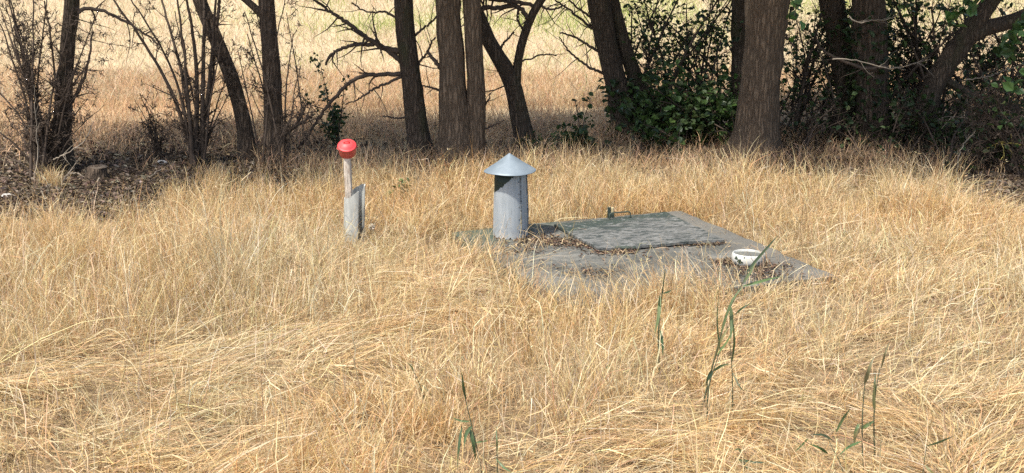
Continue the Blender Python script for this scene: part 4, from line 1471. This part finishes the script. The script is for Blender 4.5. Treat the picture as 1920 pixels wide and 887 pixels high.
# ------------------------------------------------------------------ green reeds in the foreground
def build_reeds():
    REED = [(.085, .13, .055), (.13, .18, .08), (.055, .09, .038), (.20, .20, .09)]
    def reed(label, stem, leaves, wpx=4):
        foot = G(*stem[0])
        Y = foot[1] - .14
        foot = AT(stem[0][0], stem[0][1], Y) * [1, 1, 0]
        root = thing("reed", foot, label, "reed", "green reeds in the dry grass")
        pts = np.array([AT(a, b, Y + .03 * k) for k, (a, b) in enumerate(stem)])
        pts[0, 2] = -.01
        S = spline(pts, 14)
        tb = Tubes()
        tb.add(S, np.linspace(wpx, wpx * .4, 14) / F * Y * .5, 6, cap=False)
        o = tb.build("stem", M["reed_stem"], root)
        for (x0, y0, x1, y1, x2, y2, w) in leaves:
            a, b, c = AT(x0, y0, Y + .01), AT(x1, y1, Y - .03 + rng.normal(0, .03)), AT(x2, y2, Y - .05 + rng.normal(0, .06))
            Sl = spline([a, b, c], 9)
            t = np.linspace(0, 1, 9)
            d = np.gradient(Sl, axis=0)
            d /= np.linalg.norm(d, axis=1)[:, None]
            nr = unit(np.array([rng.normal(0, .4), -1, .5 + rng.normal(0, .3)]))
            sd = np.cross(d, nr)
            sd /= np.linalg.norm(sd, axis=1)[:, None] + 1e-9
            wd = (w / F * Y * .37) * np.minimum(1, .35 + 3 * t) * (1 - t ** 2.5 * .97)
            fold = np.cross(sd, d) * (wd * .35)[:, None]
            V = np.stack([Sl - sd * wd[:, None] + fold, Sl, Sl + sd * wd[:, None] + fold], 1).reshape(-1, 3)
            i = np.arange(8)[:, None] * 3
            F_ = np.concatenate([i + np.array([[0, 1, 4, 3]]), i + np.array([[1, 2, 5, 4]])])
            cols = np.repeat(jitter_cols(1, REED, [3, 3, 3, 1], .1), len(V), axis=0)
            link("leaf", mesh_np("leaf", V, [F_], M["leaf"], cols, smooth=True), root)
    m, nt, out = new_mat("reed_stem")
    principled(nt, out, mix(nt, noise_n(nt, coords(nt), 8), (.03, .038, .02), (.075, .085, .045)), .6, .3)
    M["reed_stem"] = m
    reed("slender green reed in front of the slab left of the bowl, its leaves folded down", [(1236, 690), (1234, 620), (1240, 560), (1247, 505)],
         [(1240, 560, 1244, 530, 1250, 498, 6), (1237, 555, 1236, 590, 1227, 630, 10), (1243, 550, 1255, 548, 1264, 540, 6), (1238, 620, 1242, 645, 1243, 670, 9), (1236, 600, 1236, 570, 1238, 548, 7)])
    reed("tall green reed with long blades crossing the slab edge below the bowl", [(1315, 755), (1335, 690), (1362, 590), (1390, 535), (1405, 505)],
         [(1393, 537, 1425, 528, 1468, 518, 8), (1352, 625, 1372, 560, 1400, 530, 8), (1370, 575, 1372, 600, 1370, 640, 11), (1400, 510, 1425, 480, 1460, 440, 8), (1378, 590, 1395, 575, 1410, 568, 6), (1395, 530, 1405, 515, 1418, 490, 7), (1366, 612, 1350, 640, 1340, 676, 7)])
    reed("green reed with a bent dark leaf in front of the reed crossing the slab edge", [(1325, 790), (1328, 720), (1340, 690), (1352, 650)],
         [(1335, 695, 1328, 705, 1322, 726, 13), (1338, 695, 1352, 685, 1368, 682, 9), (1345, 665, 1365, 640, 1378, 610, 7), (1350, 660, 1343, 600, 1348, 545, 5)])
    reed("thin green reed shoot with a pale blade to the right of the bent dark leaf", [(1374, 770), (1374, 720), (1372, 680), (1368, 640)], [(1374, 700, 1392, 735, 1400, 728, 4), (1372, 680, 1378, 640, 1372, 585, 6)], 3)
    reed("green reed with a pointed upright leaf at the bottom centre", [(905, 880), (892, 830), (880, 780), (872, 745)],
         [(873, 748, 868, 725, 865, 695, 9), (880, 790, 864, 790, 846, 782, 6), (884, 800, 873, 812, 870, 838, 10), (890, 830, 905, 828, 914, 826, 6), (880, 800, 888, 835, 892, 868, 11), (866, 800, 860, 840, 858, 880, 8)])
    reed("thin single reed stem right of the bottom centre reed", [(934, 910), (932, 860), (931, 810)], [(932, 850, 932, 825, 930, 800, 5), (930, 860, 945, 878, 960, 886, 6)], 3)
    reed("tall reed with two thin stems-like blades at the lower right", [(1643, 860), (1638, 800), (1640, 740), (1650, 690)],
         [(1641, 745, 1640, 720, 1642, 700, 8), (1637, 790, 1622, 800, 1604, 805, 11), (1640, 770, 1638, 750, 1640, 715, 9), (1652, 690, 1660, 660, 1668, 640, 6)])
    reed("reed with a big dark blade standing left of the tall lower right reed", [(1622, 880), (1616, 820), (1617, 770), (1622, 715)],
         [(1621, 720, 1630, 690, 1640, 665, 11), (1614, 800, 1602, 815, 1602, 838, 11), (1614, 828, 1590, 838, 1572, 855, 8), (1612, 795, 1608, 800, 1600, 815, 9)])
    reed("low reed with crossing blades left of the lower right pair", [(1590, 892), (1575, 865), (1560, 840), (1552, 820)], [(1560, 825, 1545, 815, 1520, 815, 8), (1568, 810, 1580, 785, 1595, 766, 8), (1552, 850, 1535, 838, 1515, 832, 8), (1515, 822, 1500, 838, 1490, 848, 6)], 3)
    reed("small reed with one slanting leaf near the bottom right edge", [(1728, 900), (1733, 865), (1737, 836)], [(1737, 836, 1762, 828, 1790, 817, 9), (1735, 872, 1745, 885, 1760, 892, 6)], 3)
    reed("low reed with flat lying blades at the bottom below the bowl", [(1400, 892), (1396, 870), (1380, 858)], [(1385, 862, 1405, 866, 1440, 868, 8), (1390, 850, 1385, 840, 1376, 845, 6), (1392, 862, 1400, 880, 1420, 884, 7)], 3)
    reed("faint green shoot in the flattened grass left of the bottom centre reed", [(800, 745), (785, 715), (772, 690)], [(775, 695, 770, 685, 762, 678, 5), (790, 722, 800, 730, 812, 745, 4)], 3)
    reed("single green tip in the standing clump below the slab", [(1122, 720), (1130, 700), (1136, 690)], [(1133, 694, 1138, 688, 1146, 683, 6)], 3)


# ------------------------------------------------------------------ odds and ends
def build_odds():
    # stump
    p = G(182, 335)
    root = thing("tree_stump", p, "short cut tree stump in the shaded litter between the left shrubs", "stump")
    tb = Tubes()
    tb.add(np.array([[p[0], p[1], -.05], [p[0], p[1], .02], [p[0] + .01, p[1], .08], [p[0] + .015, p[1], .13]]), [.16, .135, .115, .108], 16, rough=.2, seed=2)
    tb.build("trunk", M["bark"], root)
    m, nt, out = new_mat("cut_wood")
    principled(nt, out, mix(nt, noise_n(nt, coords(nt), 20), (.07, .055, .042), (.16, .13, .10)), .9, .1)
    v, f = lathe([(.0, .006), (.09, .005), (.112, -.006)], 20)
    c = solid("cut_face", [(v + [p[0] + .015, p[1], .138], f)], m)
    c.parent = root
    c.matrix_parent_inverse = root.matrix_basis.inverted() if False else Matrix.Translation([-float(q) for q in p])
    # stones
    ms, nt, out = new_mat("pale_stone")
    principled(nt, out, mix(nt, noise_n(nt, coords(nt), 12), (.30, .28, .25), (.52, .49, .45)), .8, .2)
    for (px, py, s, lab) in ((13, 370, .05, "round pale stone on the dark litter at the left edge"), (303, 308, .06, "flat pale stone in the litter near the small bare shrub"), (90, 352, .025, "tiny pale pebble in the dark litter below the far left tree")):
        q = G(px, py)
        v, f = lathe([(.001, s * .75), (s * .55, s * .66), (s * .95, s * .3), (s, 0), (s * .8, -s * .3), (.001, -s * .4)], 12)
        v += rng.normal(0, s * .05, v.shape)
        o = solid("stone", [(v, f)], ms, None, smooth=True)
        o.location = q + np.array([0, 0, .012])
        o.scale = (1.2, .9, .8)
        tag(o, lab, "stone", "pale stones in the litter")
    # dead branches
    dead = [
        ([(1920, 262), (1880, 232), (1850, 225), (1815, 222), (1785, 215), (1765, 240)], .5, 16.0, "pale forked dead branch hanging in the dark hollow at the right", "dead_twig"),
        ([(1935, 232), (1890, 230), (1845, 228), (1810, 222)], .3, 16.0, "thin pale dead branch just above the forked one at the right", "dead_twig"),
        ([(1925, 272), (1885, 268), (1872, 262), (1885, 280), (1878, 300)], .2, 15.6, "short yellow lichened twig at the right edge", "lichen_twig"),
        ([(1795, 330), (1797, 290), (1812, 262), (1830, 245)], .1, 15.4, "pale arching dead stem standing in the grass before the right hollow", "dead_twig"),
        ([(1560, 110), (1600, 112), (1640, 122), (1668, 132), (1700, 122), (1745, 112)], .4, 16.4, "grey-brown dead branch lying across the stout thicket tree", "dead_twig"),
        ([(1590, 30), (1610, 45), (1645, 35), (1665, 40), (1690, 20)], .4, 16.4, "twisted pale dead twigs high in front of the stout thicket tree", "dead_twig"),
        ([(1810, 150), (1850, 145), (1890, 130), (1925, 118)], .4, 16.2, "pale dead twig reaching in from the right edge under the bough", "dead_twig"),
        ([(62, 340), (72, 300), (68, 240), (64, 160)], .2, 15.2, "thin pale dead sapling left of the far left tree", "dead_twig"),
        ([(115, 345), (125, 330), (140, 310), (150, 295)], .1, 15.0, "pale leaning dead stick by the foot of the far left tree", "dead_twig"),
        ([(100, 300), (130, 285), (160, 265), (172, 240)], .4, 15.3, "dead twig curving right from the far left tree foot", "dead_twig"),
    ]
    for rows, tw, Y, lab, mt in dead:
        P = [AT(a, b, Y + rng.normal(0, .05)) for a, b in rows]
        S = spline(np.array(P), 22) + rng.normal(0, .005, (22, 3))
        root = thing("dead_branch", P[0], lab, "dead branch", "dead branches under the trees")
        tb = Tubes()
        tb.add(S, np.linspace(.009, .003, 22), 5, cap=False)
        for q in range(7):
            i = rng.integers(4, 20)
            t = unit(S[i + 1] - S[i])
            grow(tb, S[i], t + unit(rng.normal(0, 1, 3)) * .8, tw * rng.uniform(.3, 1), .004, 1, .8, .3, 2)
        tb.build("twigs", M[mt], root)
    # sticks lying in the left litter
    for (a, b, r_, lab) in (((110, 362), (240, 352), .012, "long dark stick lying in the left litter nearest the grass"), ((60, 350), (105, 358), .008, "short stick lying in the litter below the far left tree"),
                            ((130, 330), (160, 336), .010, "pale chip of wood lying beside the stump"), ((280, 338), (310, 318), .009, "pale bent stick lying in the litter below the small shrub"), ((20, 300), (60, 330), .010, "slanting stick lying in the litter at the left edge"),
                            ((1090, 345), (1100, 340), .004, "x")):
        if lab == "x":
            continue
        p0, p1 = G(*a), G(*b)
        S = spline([p0 + [0, 0, .02], (p0 + p1) / 2 + [0, .04, .045], p1 + [0, 0, .02]], 14) + rng.normal(0, .004, (14, 3))
        tb = Tubes()
        tb.add(S, np.linspace(r_, r_ * .5, 14), 6)
        o = tb.build("stick", M["dead_twig"] if "pale" in lab else M["bark"])
        tag(o, lab, "stick", "sticks lying in the leaf litter")
    # tufts left standing in the litter
    for (px, py, n, lab, tall) in ((405, 365, 260, "pale dry grass tuft standing in front of the multi-stemmed shrub", .40), (95, 350, 170, "thin pale grass tuft at the foot of the far left tree", .30),
                                   (330, 380, 150, "small dry grass tuft at the edge of the dark litter", .30)):
        p = G(px, py)
        bs = BladeSet()
        x = p[0] + rng.normal(0, .07, n)
        y = p[1] + rng.normal(0, .06, n)
        bs.add(x, y, 0 * x, rng.uniform(.5, 1.1, n) * tall, rng.uniform(.003, .007, n), np.abs(rng.normal(.15, .2, n)), rng.uniform(.4, 1.6, n), rng.uniform(-PI, PI, n), rng.normal(0, .7, n), jitter_cols(n, STRAW, STRAW_W), seg=5)
        o = bs.build("grass_tuft", M["grass"])
        tag(o, lab, "grass tuft", "dry grass tufts in the litter")
    # little broad-leaved weed in the sunny grass
    p = G(752, 385)
    root = thing("weed", p, "small broad-leaved green weed in the dry grass right of the grey tube", "weed")
    q = np.array([AT(752 + rng.normal(0, 9), 352 + rng.normal(0, 7), p[1] - .1) for _ in range(22)])
    q[:, 1] += rng.normal(0, .05, 22)
    leaf_mesh("foliage", q, rng.uniform(.05, .09, 22), jitter_cols(22, LEAF_MID, [1] * 4), M["leaf"], root, aspect=.8)
    tb = Tubes()
    tb.add(spline([p, p + [0, -.05, .1], q.mean(0)], 8), np.linspace(.006, .003, 8), 5)
    tb.build("stem", M["reed_stem"], root)
    # pale woolly seed head by the tube
    p = AT(697, 425, 11.9)
    g = G(700, 470)
    root = thing("seed_head", (p[0], p[1], 0), "pale withered flower head on a stalk right of the grey tube", "dry flower")
    tb = Tubes()
    tb.add(spline([[p[0] + .02, p[1], 0], [p[0] + .01, p[1], p[2] * .6], p], 8), .003, 5)
    tb.build("stem", M["dead_twig"], root)
    n = 90
    d = rng.normal(0, 1, (n, 3))
    d /= np.linalg.norm(d, axis=1)[:, None]
    leaf_mesh("petals", p + d * .022, rng.uniform(.015, .03, n), jitter_cols(n, [(.6, .55, .46), (.4, .33, .24)], [2, 1]), M["litter"], root, aspect=.35)


# ------------------------------------------------------------------ light
def build_light():
    w = bpy.data.worlds.new("World")
    scene.world = w
    w.use_nodes = True
    nt = w.node_tree
    nt.nodes.clear()
    out = N(nt, "ShaderNodeOutputWorld")
    bg = N(nt, "ShaderNodeBackground")
    sky = N(nt, "ShaderNodeTexSky", sky_type="NISHITA")
    sky.sun_disc = False
    SUN_EL, SUN_AZ = R(62), R(222)          # azimuth clockwise from +Y: left behind the camera
    sky.sun_elevation = SUN_EL
    sky.sun_rotation = SUN_AZ
    sky.air_density = 1.0
    sky.dust_density = 2.5
    bg.inputs["Strength"].default_value = 0.15
    L(nt, sky.outputs[0], bg.inputs["Color"])
    L(nt, bg.outputs[0], out.inputs["Surface"])
    sd = bpy.data.lights.new("sun", "SUN")
    sd.energy = 4.0
    sd.angle = R(2.5)
    sd.color = (1.0, .955, .87)
    so = bpy.data.objects.new("sun", sd)
    d = Vector((math.sin(SUN_AZ) * math.cos(SUN_EL), math.cos(SUN_AZ) * math.cos(SUN_EL), math.sin(SUN_EL)))
    so.rotation_euler = (-d).to_track_quat("-Z", "Y").to_euler()
    so.location = d * 30
    COL.objects.link(so)
    vs = scene.view_settings
    vs.view_transform = "Standard"
    vs.look = "None"
    vs.exposure = 0.80
    vs.gamma = 1.0
    vs.use_curve_mapping = False
    scene.cycles.max_bounces = 6
    scene.cycles.diffuse_bounces = 3
    scene.cycles.transmission_bounces = 4
    scene.cycles.use_denoising = False


build_light()
build_ground()
build_slab()
build_vent()
build_small_things()
build_litter()
build_trees()
build_shrubs()
build_reeds()
build_odds()
build_field_grass()
build_near_grass()
